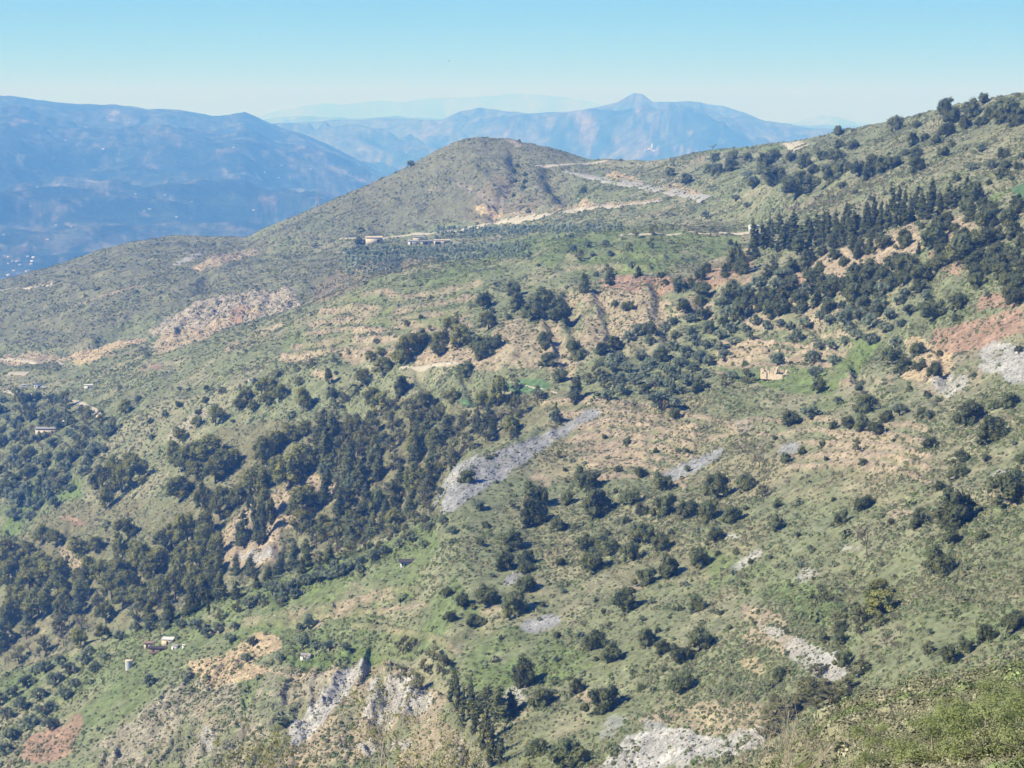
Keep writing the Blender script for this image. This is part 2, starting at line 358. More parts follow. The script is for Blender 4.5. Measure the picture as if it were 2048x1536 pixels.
area('white', [(1615,1310),(1680,1305),(1698,1330),(1690,1356),(1630,1358)], .95)
spot('ochre', 1510, 1335, 32, 14, 20, .5); spot('ochre', 1640, 1368, 60, 9, 0, .5); spot('ochre', 1830, 1325, 40, 16, 0, .35)
area('tan', [(1340,1420),(1480,1400),(1560,1420),(1540,1450),(1480,1470),(1260,1450)], .5)
area('white', [(1250,1470),(1340,1460),(1430,1470),(1530,1450),(1525,1490),(1440,1510),(1380,1540),(1180,1545)], .8); area('grey', [(1290,1440),(1340,1450),(1370,1540),(1280,1540)], .6)
area('grey', [(1180,1420),(1260,1430),(1290,1480),(1200,1500)], .4)
spot('tan', 1200, 1395, 50, 12, 10, .6); spot('white', 1030, 1390, 22, 26, -45, .5)
area('dark', [(1420,1380),(1640,1340),(1720,1380),(1560,1440),(1440,1440)], .5)
# pale eroded cliff and slide at bottom
area('white', [(575,1460),(690,1330),(728,1325),(720,1350),(650,1440),(590,1500)], .9)
area('tan', [(740,1300),(860,1350),(900,1400),(880,1440),(960,1500),(930,1540),(540,1540),(600,1480),(700,1380)], .55)
area('white', [(740,1360),(850,1350),(870,1400),(800,1440),(720,1430)], .6); spot('white', 770, 1500, 60, 20, 0, .5); spot('rock', 930, 1500, 60, 40, 0, .5)
area('rock', [(180,1500),(300,1420),(360,1350),(560,1350),(690,1320),(640,1400),(540,1480),(480,1540),(180,1540)], .42)
area('ochre', [(370,1325),(440,1305),(500,1270),(560,1270),(570,1300),(510,1330),(560,1345),(530,1360),(430,1380),(400,1345)], .8)
spot('tan', 430, 1440, 50, 22, 20, .4); spot('white', 415, 1480, 16, 22, -30, .5); spot('red', 95, 1490, 62, 32, -12, .85); spot('red', 150, 1455, 20, 26, 40, .6)
spot('tan', 600, 1350, 80, 14, 0, .5); spot('ochre', 580, 1400, 14, 10, 0, .4)
# near spur greens
area('green', [(0,1345),(300,1245),(520,1165),(860,1045),(900,1120),(980,1250),(1100,1260),(1120,1330),(960,1380),(860,1310),(640,1330),(560,1310),(480,1290),(380,1320),(330,1400),(220,1450),(160,1450),(0,1420)], .5)
area('green', [(500,1180),(640,1130),(700,1130),(620,1200),(540,1220)], .7); area('green', [(560,1320),(740,1290),(760,1310),(620,1345)], .9); area('green',[(960,1330),(1040,1310),(1100,1340),(1000,1390)],.7)
area('green', [(870,1230),(1100,1270),(1220,1330),(1100,1380),(960,1330),(840,1290)], .55); area('green', [(1400,1100),(1700,1180),(1700,1290),(1560,1200),(1420,1190)], .5)
area('lush', [(180,1370),(240,1330),(300,1340),(250,1420),(150,1500),(120,1540),(170,1450)], .2); area('green', [(480,1350),(540,1360),(500,1420),(380,1540),(480,1460)], .6)
area('green', [(1840,1200),(2048,1210),(2048,1260),(1900,1290),(1800,1260)], .35); area('lush', [(1690,1220),(1740,1240),(1720,1320),(1690,1300)], .3)
# ravine floor and the wooded left valley
area('duff', [(0,1080),(150,1000),(330,1000),(440,860),(600,840),(780,800),(1060,780),(1200,790),(930,930),(870,1030),(520,1170),(0,1350)], .6)
area('tan', [(590,960),(650,950),(690,990),(560,1060),(560,1110),(600,1130),(450,1140),(440,1060),(480,1040)], .75); spot('white', 520, 1112, 46, 14, 0, .6)
area('olivey', [(0,780),(200,790),(250,840),(170,960),(60,1060),(0,1080)], .7); area('green', [(60,960),(160,960),(160,1000),(20,1020)], .8); area('green',[(0,1010),(60,1010),(40,1060),(0,1070)],.8)
spot('red', 155, 1040, 36, 4, 3, .7); area('rock', [(320,870),(400,810),(420,830),(350,880)], .6)
area('dark', [(180,760),(330,790),(300,870),(180,960)], .4); area('tan', [(130,1100),(180,1130),(170,1150),(120,1120)], .6)
area('green', [(60,1350),(200,1290),(420,1200),(330,1280),(200,1340),(60,1400)], .5)
# foreground spur at lower right
area('dry', [(1560,1536),(1700,1410),(2048,1335),(2048,1536)], .6); area('green', [(1700,1430),(1860,1370),(1960,1370),(1800,1450)], .6)
for L in ([(1130,342),(1200,356),(1250,367),(1320,378),(1415,397)],[(945,455),(1010,441),(1060,434),(1140,424),(1250,410),(1320,403)],[(0,578),(110,570)]): band('tan', L, 7, .5)
# hazy mountains: woods, fields and bare clearings
area('forest', [(0,190),(300,218),(500,225),(600,262),(400,260),(560,420),(480,470),(0,470)], .35)
area('forest', [(60,230),(360,300),(330,330),(160,360),(0,330)], .5); area('forest', [(560,300),(620,290),(700,330),(640,340)], .3)
for p in [(325,268,22,8,20),(365,278,30,6,10),(395,285,14,4,0),(640,320,75,16,38),(700,350,60,8,22),(560,300,30,8,40),(140,410,40,6,-10),(160,455,30,5,15),(240,392,26,4,0),(290,425,14,4,20),(135,487,20,4,0),(20,520,30,9,12),(50,535,26,4,10),(600,335,40,5,10),(480,330,30,4,20),(430,360,14,3,0),(200,290,18,4,10),(130,285,12,4,0)]: MK['pink'] = np.maximum(MK['pink'], ell_mask(p[0],p[1],p[2]*1.35,p[3]*.9,p[4]) * .42)
for p in [(850,262,40,8,5),(770,255,20,6,0),(1165,265,30,24,-40),(1185,240,16,14,-40),(980,230,26,4,5),(1090,240,40,5,5),(1340,240,26,6,0),(1275,200,34,14,0),(1370,300,50,5,30),(870,245,30,4,0),(1300,300,22,6,0)]: MK['pink'] = np.maximum(MK['pink'], ell_mask(p[0],p[1],p[2]*1.2,p[3]*1.1,p[4]) * .5)
for p in [(225,232,14,10,0),(250,238,22,8,10)]: MK['rock'] = np.maximum(MK['rock'], ell_mask(*p) * .9)
ORDER = ['dark','forest','duff','brown','olivey','dry','rock','tan','green','ochre','red','pink','lush','grey','white']
for k in MK: MK[k] = blur2(MK[k], 3 if k not in ('lush',) else 1)
def samp(A, px, py):
    x = np.clip(px / 2 - .5, 0, RW - 1.001); y = np.clip(py / 2 - .5, 0, RH - 1.001)
    ix = x.astype(int); iy = y.astype(int); fx = x - ix; fy = y - iy
    return (A[iy, ix] * (1 - fx) + A[iy, ix + 1] * fx) * (1 - fy) + (A[iy + 1, ix] * (1 - fx) + A[iy + 1, ix + 1] * fx) * fy

def cover(px, py, X, Y, sc):
    """returns dict of cover weights and blended soil colour; sc = metres per patch"""
    wx = (fbm(X / sc, Y / sc, 4, 11) - .5) * 34; wy = (fbm(X / sc + 50, Y / sc, 4, 21) - .5) * 22
    br = fbm(X / sc * 3.1, Y / sc * 2.4, 4, 31, .65)
    return wx, wy, br

XX, YY = GX, GY
def disp_all():
    amp = 0.0014 * GY * (seg_arr > 0)
    big = (fbm(XX / 55, YY / 55, 3, 1) - .5) * 2.2 * amp
    med = (fbm(XX / 14, YY / 14, 3, 2) - .5) * 1.3 * amp
    hil = (fbm(XX / 170, YY / 170, 2, 3) - .5) * 9 * sstep(1150, 1350, YY)
    return big, med, hil
seg_arr = np.array(seg_id)[:, None] * np.ones((1, NC))
wx, wy, br = cover(PXg, PYg, XX, YY, 14 + YY * .02)
S_ = {k: samp(MK[k], PXg + wx, PYg + wy) for k in ORDER}
S_['dry'] = np.where(seg_arr <= 1, .6, S_['dry'])
for k in ORDER:
    if k not in ('dry', 'green'): S_[k] = np.where(seg_arr <= 1, 0, S_[k])
big, med, hil = disp_all()
rocky = np.clip(S_['rock'] + S_['white'] * .5 + S_['tan'] * .45 + S_['ochre'] * .7 + S_['red'] * .5 + S_['grey'] * .12, 0, 1)
erod = ridged(XX / 6.0 + fbm(XX / 9, YY / 9, 2, 44) * .8, YY / 40, 4, 5) - .55
lump = ridged(XX / 9, YY / 9, 5, 6) - .55
cliff = samp(blur2(poly_mask([(160,1540),(330,1380),(400,1320),(560,1290),(740,1300),(900,1400),(960,1540)]) * 1.0, 8), PXg, PYg)
cliff2 = samp(blur2((poly_mask([(1180,1540),(1260,1430),(1560,1420),(1540,1540)]) | poly_mask([(870,1035),(905,930),(1200,820),(1120,880),(960,990)]) | poly_mask([(440,1140),(480,1000),(690,980),(600,1150)]) | poly_mask([(1100,590),(1440,560),(1440,640),(1240,690),(1140,760),(960,740)])) * 1.0, 8), PXg, PYg)
gul = (ridged(XX / 34 + fbm(XX / 60, YY / 60, 2, 55) * 1.5, YY / 95, 4, 57) - .58) * np.where(YY > 640, sstep(600, 760, YY) * 5.5, 0) + (ridged(XX / 24 + YY / 80, YY / 70, 3, 58) - .58) * 2.2 * sstep(230, 330, YY) * (YY < 9e9)
hum = (fbm(XX / 2.6, YY / 3.4, 3, 8, .6) - .5)
GZ0 = GZ.copy()
msk = (seg_arr > 0) & (seg_arr < 20)
sy = np.clip(YY / 450, .4, 3.2)
terr = samp(MT, PXg + wx * .35, PYg + wy * .35) * sstep(.35, .55, br)
GUL = [[(1034,322),(1038,350),(1024,385),(1000,415),(985,440)],[(1095,345),(1110,380),(1150,405)],[(1140,600),(1150,680),(1170,740)],[(1205,590),(1225,660),(1245,700)],[(1100,640),(1125,710),(1140,745)],[(1310,560),(1320,620),(1340,680)],[(1420,560),(1400,620)],
 [(655,955),(610,1030),(570,1100)],[(330,880),(240,960),(150,1060)],[(520,900),(470,1000),(430,1080)],[(700,800),(740,870),(760,950)],[(840,740),(870,800),(900,860)],[(930,740),(950,790)],[(250,1090),(215,1160),(200,1230)],[(130,1110),(170,1160),(180,1240)],
 [(700,540),(600,600),(480,640),(300,700)],[(420,560),(330,620),(200,680)],[(1620,640),(1700,720),(1760,800)],[(1700,1130),(1690,1230),(1700,1330),(1640,1400)],[(1880,700),(1900,760),(1880,800)],[(1640,480),(1600,560),(1540,600)],[(1850,520),(1880,590),(1840,640)],[(960,1240),(900,1310),(860,1360)]]
MG = np.zeros((RH, RW))
for L in GUL: MG = np.maximum(MG, line_mask(L, 24) * 1.0)
MG = samp(blur2(MG, 26), PXg + wx * .5, PYg + wy * .3)
DZ = (gul - MG * .0042 * YY + terr * .0026 * YY + big + med + hil + hum * .55 * sy + rocky * (erod * 1.6 + lump * 2.6) * np.clip(YY / 500, .5, 3) + cliff * (erod * 6.0 + lump * 3.0) + cliff2 * (erod * (3.0 - 2.2 * np.clip(S_['grey'], 0, 1)))) * msk
# slopes far right rough; keep the skyline crest where it stands
near_s = np.zeros(NR); last = int(np.where(np.array(seg_id) == len(segs) - 1)[0][-1])
keep = 1 - np.exp(-((np.arange(NR) - last) / 14.0) ** 2); DZ *= (0.25 + .75 * keep)[:, None]
DZ = np.where(YY < 640, np.minimum(DZ, 1.3), DZ)
GZ = GZ + DZ
GX = (PXg - 1024) / FPX * (GY * cp - GZ * sp_)
PYf = proj(GX, GY, GZ)[1]
# colour of the ground itself
def soil(px, py, X, Y, S, br, scale=1.0):
    base_a = np.array((.165, .184, .108)); base_b = np.array((.215, .212, .142)); base_c = np.array((.145, .168, .098))
    n = fbm(X / (26 * scale), Y / (26 * scale), 4, 61); n2 = fbm(X / (7 * scale), Y / (9 * scale), 3, 71)
    col = base_a[None, None, :] * np.ones(X.shape + (1,))
    def blend(c, k): 
        k = k[..., None]; return col * (1 - k) + np.array(c) * k
    col = blend(base_b, sstep(.42, .62, n)); col = blend(base_c, sstep(.5, .66, n2) * .7)
    for k in ORDER:
        hard = .3 if k in ('green', 'dry', 'dark', 'duff', 'brown', 'olivey', 'forest') else .09
        v = S[k]; th = 1 - v
        m = sstep(th * .75 - hard * .5, th * .75 + hard, br) * np.clip(v * 3, 0, 1)
        col = blend(CLS[k], m * np.clip(.35 + v * .8, 0, 1))
    sp = fbm(X / (1.6 * scale), Y / (2.0 * scale), 3, 81, .7)
    col = col * (0.72 + .56 * sp)[..., None]
    return col
soilc = soil(PXg, PYg, XX, YY, S_, br)
def grid_faces(nr, nc):
    i = (np.arange(nr - 1)[:, None] * nc + np.arange(nc - 1)[None, :]).ravel()
    return np.stack([i, i + 1, i + nc + 1, i + nc], 1)
M_GROUND = ground_mat('hillside_ground', .9, .16, .7, .35)
me = mesh_np('hillside', np.stack([GX, GY, GZ], -1).reshape(-1, 3), grid_faces(NR, NC), M_GROUND, smooth=True)
set_col(me, 'soil', soilc.reshape(-1, 3))
tag(link('hillside', me), 'scrub covered mountain slopes, spurs and ravine falling away from the viewpoint', kind='structure')

def at(px, py):
    """ground point seen at this place of the view"""
    c = (px - PX[0]) / STEP; i = int(np.clip(c, 0, NC - 2)); f = c - i
    pyc = PYf[:, i] * (1 - f) + PYf[:, i + 1] * f
    idx = np.where(pyc[1:] <= py)[0]
    k = int(idx[0]) + 1 if len(idx) else last
    a, b = pyc[k - 1], pyc[k]; t = 0 if a == b else float(np.clip((py - a) / (b - a), 0, 1))
    g = lambda A: (A[k - 1, i] * (1 - t) + A[k, i] * t) * (1 - f) + (A[k - 1, i + 1] * (1 - t) + A[k, i + 1] * t) * f
    return float(g(GX)), float(g(GY)), float(g(GZ))
def zat(X, Y):
    px = 1024 + X / Y * FPX / (cp + .1 * sp_)
    for _ in range(3):
        c = (px - PX[0]) / STEP; i = int(np.clip(c, 0, NC - 2)); f = float(np.clip(c - i, 0, 1))
        ys = GY[:, i] * (1 - f) + GY[:, i + 1] * f; zs = GZ[:, i] * (1 - f) + GZ[:, i + 1] * f
        z = float(np.interp(Y, ys, zs)); px = proj(X, Y, z)[0]
    return z

# ------------------------------------------------------------------ far mountains
M_FAR = ground_mat('far_slope', .016, .006, 1.0, 30, 2.0)
far_grids = {}
def mountains(name, label, crest, Yc, Yb, zb, rough, seed, nr=150, step=4.0, px0=-700, px1=2750, spur=(1.0, .5)):
    px = np.arange(px0, px1, step); a = np.array(crest, float)
    pyc = np.interp(px, a[:, 0], a[:, 1]); pyc = pyc + (fbm(px / 45, px * 0, 4, seed) - .5) * 7
    Ycr = np.interp(px, [px0, px1], Yc) if isinstance(Yc, tuple) else np.full(len(px), float(Yc))
    zc = pt(px, pyc, Ycr)[2]
    R = []; n2 = int(nr * 1.12)
    t = np.linspace(0, 1.12, n2)[:, None]
    Y = Yb + (Ycr - Yb)[None, :] * t; z = np.where(t <= 1, zb + (zc - zb)[None, :] * np.clip(t, 0, 1) ** .92, zc[None, :] - (t - 1) * (Ycr - Yb)[None, :] * .45)
    X = (px - 1024)[None, :] / FPX * (Y * cp - z * sp_)
    L = rough; u = X * spur[0] + Y * spur[1]; v = -X * spur[1] + Y * spur[0]
    d = (ridged(u / (L * 3.2) + fbm(X / L / 3, Y / L / 3, 3, seed + 9) * .8, v / (L * 7), 5, seed + 3) - .6)
    d = d + (ridged(u / (L * .9) + 3, v / (L * 2.0), 4, seed + 13) - .6) * .38
    env = np.sin(np.clip(t, 0, 1) * math.pi) ** .8
    z = z + d * L * .85 * env * np.clip((Yc if not isinstance(Yc, tuple) else Yc[0]) / 9000, .8, 2.2)
    z = np.where(t <= 1, np.minimum(z, (zc / Ycr)[None, :] * Y - .0006 * (Ycr[None, :] - Y)), z)
    py = proj(X, Y, z)[1]; PXX = np.broadcast_to(px, X.shape)
    sc = L * .35
    wx = (fbm(X / sc, Y / sc, 3, 11) - .5) * 26; wy = (fbm(X / sc + 50, Y / sc, 3, 21) - .5) * 12
    b2 = fbm(X / sc * 5, Y / sc * 2.2, 5, 31, .7)
    S = {k: samp(MK[k] * 1.0, PXX + wx, py + wy) if k in ('forest', 'pink', 'rock') else np.zeros(X.shape) for k in ORDER}
    n = fbm(X / L, Y / L * .7, 5, seed + 61, .6); n2_ = fbm(X / L * 5, Y / L * 3, 4, seed + 71, .7)
    col = np.array((.155, .148, .10)) * np.ones(X.shape + (1,))
    def bl(c, k): return col * (1 - k[..., None]) + np.array(c) * k[..., None]
    col = bl((.045, .058, .034), sstep(.47, .55, n)); col = bl((.24, .20, .14), sstep(.55, .70, n2_) * .8); col = bl((.03, .042, .022), sstep(.52, .62, fbm(X / L * 9, Y / L * 4, 4, seed + 5, .7)) * .8); col = bl((.11,.12,.06), sstep(.6,.7,1 - n) * .6)
    for k in ('forest', 'rock', 'pink'):
        v = S[k]; m = sstep((1 - v) * .75 - .1, (1 - v) * .75 + .22, b2) * np.clip(v * 3, 0, 1); col = bl(CLS[k], m)
    me = mesh_np(name, np.stack([X, Y, z], -1).reshape(-1, 3), grid_faces(n2, len(px)), M_FAR, smooth=True)
    set_col(me, 'soil', col.reshape(-1, 3)); o = link(name, me); tag(o, label, kind='structure')
    far_grids[name] = (px, X, Y, z, py)
    return o
def at_far(name, px_, py_):
    px, X, Y, z, py = far_grids[name]; i = int(np.argmin(abs(px - px_))); k = np.where(py[:, i] <= py_)[0]
    k = int(k[0]) if len(k) else len(py) // 2
    return float(X[k, i]), float(Y[k, i]), float(z[k, i])
mountains('near_mountain_range', 'long blue hazed mountain ridge across the valley on the left',
  [(-700,170),(-200,180),(0,191),(80,200),(150,207),(230,210),(300,217),(350,219),(420,232),(455,230),(490,224),(520,236),(560,255),(620,272),(680,300),(760,345),(860,400),(1000,470),(1300,560),(2750,640)],
  9500, 4100, -430, 420, 101, 270, 2.8, -420, 1150, spur=(.55, -.83))
mountains('middle_mountain_range', 'hazy middle mountains with a rocky horn behind the conical hill',
  [(-700,300),(300,290),(500,250),(600,243),(700,240),(790,235),(850,240),(880,240),(920,222),(960,216),(1000,222),(1050,228),(1100,224),(1150,222),(1200,212),(1235,205),(1258,191),(1268,186),(1285,187),(1305,205),(1340,204),(1400,203),(1450,212),(1490,225),(1530,242),(1600,253),(1700,262),(2000,270),(2750,260)],
  15500, 9000, -430, 620, 202, 130, 4.0, spur=(.5, .86))
mountains('distant_hills', 'low blue hills on the horizon behind the right slope',
  [(-700,258),(400,255),(560,236),(620,232),(700,236),(800,232),(900,238),(1100,240),(1500,246),(1560,248),(1640,250),(1700,252),(1800,254),(2750,250)], 29000, 17000, -430, 1000, 303, 60, 8.0)
mountains('faint_mountain_range', 'faint pale mountain range fading into the sky',
  [(-700,262),(300,258),(480,246),(540,226),(600,212),(650,204),(690,208),(740,201),(800,203),(860,198),(950,196),(1010,190),(1080,188),(1130,194),(1180,203),(1230,216),(1300,230),(1400,240),(1500,247),(1590,247),(1620,238),(1640,232),(1670,232),(1700,243),(1760,248),(2750,248)], 52000, 30000, -430, 1700, 404, 60, 8.0)
def box_obj(name, lo, hi, mat, parent=None, loc=None):
    x0, y0, z0 = lo; x1, y1, z1 = hi
    V = [(x0,y0,z0),(x1,y0,z0),(x1,y1,z0),(x0,y1,z0),(x0,y0,z1),(x1,y0,z1),(x1,y1,z1),(x0,y1,z1)]
    F = [(0,3,2,1),(4,5,6,7),(0,1,5,4),(1,2,6,5),(2,3,7,6),(3,0,4,7)]
    return link(name, mesh_np(name, V, F, mat), parent, loc)
# air
hm = bpy.data.materials.new('haze_air'); hm.use_nodes = True; t = hm.node_tree
for n in list(t.nodes):
    if n.type == 'BSDF_PRINCIPLED': t.nodes.remove(n)
pv = t.nodes.new('ShaderNodeVolumePrincipled'); pv.inputs['Color'].default_value = (.125, .36, 1.0, 1)
pv.inputs['Density'].default_value = 2.2e-4; pv.inputs['Absorption Color'].default_value = (1, 1, 1, 1); pv.inputs['Anisotropy'].default_value = 0.0
t.links.new(pv.outputs[0], t.nodes['Material Output'].inputs['Volume'])
hz = box_obj('haze', (-34000, -400, -1100), (34000, 62000, 1150), hm)
tag(hz, 'thin blue air haze filling the valley', kind='stuff')

# ------------------------------------------------------------------ tree meshes
def leaf_cards(P, N, size, rs, aspect=1.0):
    """small bent leaf-clump faces at P facing roughly N"""
    n = len(P); r = rs.normal(size=(n, 3)); T = np.cross(N + r * .55, r); T /= np.linalg.norm(T, axis=1)[:, None] + 1e-9
    B = np.cross(N + rs.normal(size=(n, 3)) * .45, T); B /= np.linalg.norm(B, axis=1)[:, None] + 1e-9
    s = size * rs.uniform(.6, 1.3, (n, 1)); Tm = T * s; Bm = B * s * aspect
    V = np.stack([P - Tm * .9, P - Bm * .55 + Tm * .1, P + Tm * 1.0, P + Bm * .8 - Tm * .15], 1).reshape(-1, 3)
    F = np.arange(n * 4).reshape(n, 4); return V, F
def ico(r, sub=2):
    import bmesh
    bm = bmesh.new(); bmesh.ops.create_icosphere(bm, subdivisions=sub, radius=r)
    V = np.array([v.co[:] for v in bm.verts]); F = np.array([[v.index for v in f.verts] for f in bm.faces]); bm.free(); return V, F
ICO = ico(1.0, 2)
def crown_mesh(name, mat, seed, lobes, cards, leaf, shape, core=.72, lobe_r=.3):
    """unit crown: width 1 (radius .5); shape(rs) gives lobe centre and radius"""
    rs = np.random.default_rng(seed); VV, FF = [], []; off = 0; Ls = [shape(rs, k, lobes) for k in range(lobes)]
    tot = sum(l[1] ** 2 for l in Ls)
    for c, r in Ls:
        c = np.array(c); n = max(6, int(cards * r * r / tot))
        d = rs.normal(size=(n, 3)); d /= np.linalg.norm(d, axis=1)[:, None]; d[:, 2] = np.where(d[:, 2] < -.55, -d[:, 2], d[:, 2])
        rad = r * (rs.uniform(.62, 1.08, (n, 1)) + (rs.random((n, 1)) < .2) * rs.uniform(.05, .3, (n, 1)))
        P = c + d * rad; V, F = leaf_cards(P, d, leaf, rs); VV.append(V); FF.append(F + off); off += len(V)
        # ragged inner mass of each lobe
        iv, if_ = ICO; k = core * r * (0.6 + .65 * rs.random((len(iv), 1)))
        V = c + iv * k; q = np.column_stack([if_, if_[:, 2]]); 
        VV.append(V); FF.append(np.column_stack([if_ + off, np.full(len(if_), -1)])); off += len(V)
    V = np.concatenate(VV); me = bpy.data.meshes.new(name)
    faces = []; 
    for F in FF: faces += [tuple(int(i) for i in f if i >= 0) for f in F]
    me.from_pydata(V.tolist(), [], faces); me.update(); me.materials.append(mat); return me
def sh_dome(flat=.62, base=.1, jit=.09):
    def f(rs, k, n):
        a = rs.uniform(0, 2 * math.pi); h = rs.uniform(0, 1) ** .8; r = .34 * math.sqrt(max(0, 1 - (h * .9) ** 2)) * math.sqrt(rs.uniform(.25, 1))
        s = rs.uniform(.12, .21) if k else .3
        if k == 0: return (0, 0, flat * .45), .3
        return (r * math.cos(a) + rs.normal() * jit * .4, r * math.sin(a) + rs.normal() * jit * .4, base + h * (flat - .12 - base) + rs.normal() * jit * .3), s
    return f
def sh_pine(H=1.05, base=.28):
    def f(rs, k, n):
        a = rs.uniform(0, 2 * math.pi); h = rs.uniform(0, 1) ** .75; r = .36 * math.sqrt(max(.04, 1 - (h - .1) ** 2)) * math.sqrt(rs.uniform(.15, 1))
        return (r * math.cos(a), r * math.sin(a), base + h * (H - .16 - base)), rs.uniform(.10, .18)
    return f
def sh_cone(H=2.0, base=.12, pw=.8, top=.05):
    def f(rs, k, n):
        h = (k + rs.random()) / n; a = rs.uniform(0, 2 * math.pi); R = .5 * (1 - h) ** pw + top; s = max(.07, R * rs.uniform(.35, .6)); r = (R - s) * rs.uniform(.4, 1)
        return (r * math.cos(a), r * math.sin(a), base + h * (H - base - .05)), s
    return f
def sh_column(H=4.5):
    def f(rs, k, n):
        h = (k + rs.random()) / n; a = rs.uniform(0, 2 * math.pi); R = .5 * min(1, (h + .12) * 3) * (1 - h ** 3 * .9); s = max(.08, R * .6); r = (R - s) * 1.0
        return (r * math.cos(a), r * math.sin(a), .15 + h * (H - .3)), s
    return f
def sh_open(H=.95, base=.3, R0=.36):
    def f(rs, k, n):
        a = rs.uniform(0, 2 * math.pi); h = rs.uniform(0, 1); r = R0 * math.sin(math.pi * (.25 + .7 * h)) * math.sqrt(rs.uniform(.1, 1))
        return (r * math.cos(a), r * math.sin(a), base + h * (H - .14 - base)), rs.uniform(.08, .16)
    return f
def tube(P, R, sides=5):
    V, F = [], []
    P = [np.array(p, float) for p in P]
    for i, p in enumerate(P):
        d = P[min(i + 1, len(P) - 1)] - P[max(i - 1, 0)]; d = d / (np.linalg.norm(d) + 1e-9)
        u = np.cross(d, (0.3, .9, .2)); u /= np.linalg.norm(u) + 1e-9; v = np.cross(d, u)
        for s in range(sides):
            a = 2 * math.pi * s / sides; V.append(p + (u * math.cos(a) + v * math.sin(a)) * R[i])
    for i in range(len(P) - 1):
        for s in range(sides):
            a = i * sides + s; b = i * sides + (s + 1) % sides; F.append((a, b, b + sides, a + sides))
    return V, F
def join_tubes(name, tubes, mat):
    V, F = [], []
    for v, f in tubes:
        o = len(V); V += [tuple(x) for x in v]; F += [tuple(i + o for i in q) for q in f]
    me = bpy.data.meshes.new(name); me.from_pydata(V, [], F); me.update(); me.materials.append(mat); return me
def trunk_mesh(name, H, rad, seed, limbs=5, spread=.28, mat=None, hb=.35):
    rs = np.random.default_rng(seed); T = []
    bend = rs.normal(size=2) * .04
    T.append(tube([(0, 0, -.12), (bend[0] * .5, bend[1] * .5, H * .3), (bend[0], bend[1], H * .65), (bend[0] * 1.4, bend[1] * 1.2, H * .95)], [rad * 1.3, rad, rad * .7, rad * .2], 6))
    for k in range(limbs):
        a = 2 * math.pi * k / limbs + rs.uniform(-.4, .4); h0 = H * rs.uniform(hb, .6)
        T.append(tube([(bend[0] * .8, bend[1] * .8, h0), (math.cos(a) * spread * .5, math.sin(a) * spread * .5, h0 + H * .18), (math.cos(a) * spread, math.sin(a) * spread, h0 + H * .3)], [rad * .55, rad * .38, rad * .15], 4))
    return join_tubes(name, T, mat or M_TRUNK)
def twig_crown(name, seed, H=1.1, mat=None, levels=4, r0=.02, leafy=None, leafn=0, leafs=.03, spread=.5, start=(0, 0, 0)):
    rs = np.random.default_rng(seed); T = []; ends = []
    def grow(p, d, L, r, lv):
        n = 3; pts = [p]; q = np.array(p, float)
        for i in range(n):
            d = d + rs.normal(size=3) * .16; d[2] += .05; d /= np.linalg.norm(d); q = q + d * L / n; pts.append(q.copy())
        T.append(tube(pts, [r, r * .85, r * .7, r * .5], 3 if lv > 1 else 5))
        if lv >= levels: ends.append((pts[-1], pts[1])); return
        for k in range(int(rs.integers(3, 5))):
            i = int(rs.integers(1, 4)); dd = d + rs.normal(size=3) * spread; dd[2] = abs(dd[2]) * .8 + .15; dd /= np.linalg.norm(dd)
            grow(pts[i], dd, L * rs.uniform(.6, .8), r * .55, lv + 1)
    grow(np.array(start, float), np.array((0, 0, 1.)), H * .34, r0, 1)
    me = join_tubes(name, T, mat or M_BARE); lm = None
    if leafy:
        P = []
        for a, b in ends:
            for k in range(leafn): P.append(np.array(b) + (np.array(a) - np.array(b)) * rs.random() + rs.normal(size=3) * leafs * 1.1)
        P = np.array(P); d = rs.normal(size=P.shape); d /= np.linalg.norm(d, axis=1)[:, None]
        V, F = leaf_cards(P, d, leafs, rs, .7); lm = mesh_np(name + '_leaves', V, F, leafy)
    return me, lm
def vary(n, fn): return [fn(i) for i in range(n)]
KIND = {}
KIND['oak'] = dict(cr=vary(7, lambda i: crown_mesh('holm_oak_crown', M_OAK, 100 + i, 16 + 3 * i, 1700, .030, sh_dome(.62 + .05 * (i % 4), .08, .12 + .02 * i), .66)), tr=vary(2, lambda i: trunk_mesh('holm_oak_trunk', .5, .035, i)), name='holm_oak', h=.72)
KIND['pine'] = dict(cr=vary(6, lambda i: crown_mesh('pine_crown', M_PINE, 200 + i, 26, 1500, .031, sh_pine(.95 + .06 * (i % 3), .2), .6)), tr=vary(2, lambda i: trunk_mesh('pine_trunk', .9, .028, 20 + i)), name='pine_tree', h=1.0)
KIND['conifer'] = dict(cr=vary(5, lambda i: crown_mesh('conifer_crown', M_CON, 300 + i, 34, 1500, .042, sh_cone(1.7 + .1 * i, .12, .55, .07), .58)), tr=vary(2, lambda i: trunk_mesh('conifer_trunk', 1.6, .035, 30 + i, 0)), name='conifer_tree', h=1.85)
KIND['cypress'] = dict(cr=vary(4, lambda i: crown_mesh('cypress_crown', M_CYP, 400 + i, 26, 900, .075, sh_column(4.4), .85)), tr=vary(1, lambda i: trunk_mesh('cypress_trunk', 1.0, .08, 40 + i, 0)), name='cypress_tree', h=4.4)
KIND['olive'] = dict(cr=vary(6, lambda i: crown_mesh('olive_crown', M_OLIVE, 500 + i, 18, 800, .032, sh_open(.72, .2), .62)), tr=vary(2, lambda i: trunk_mesh('olive_trunk', .5, .04, 50 + i)), name='olive_tree', h=.78)
KIND['leafy'] = dict(cr=vary(5, lambda i: crown_mesh('spring_crown', M_DECID, 600 + i, 20, 760, .030, sh_open(1.0, .2, .38), .5)), tr=vary(2, lambda i: trunk_mesh('leafy_trunk', .8, .025, 60 + i)), name='broadleaf_tree', h=1.0)
def bare_kind(i):
    me, lm = twig_crown('bare_branches', 700 + i, 1.15, M_BARE, 5, .022, spread=.55); return me
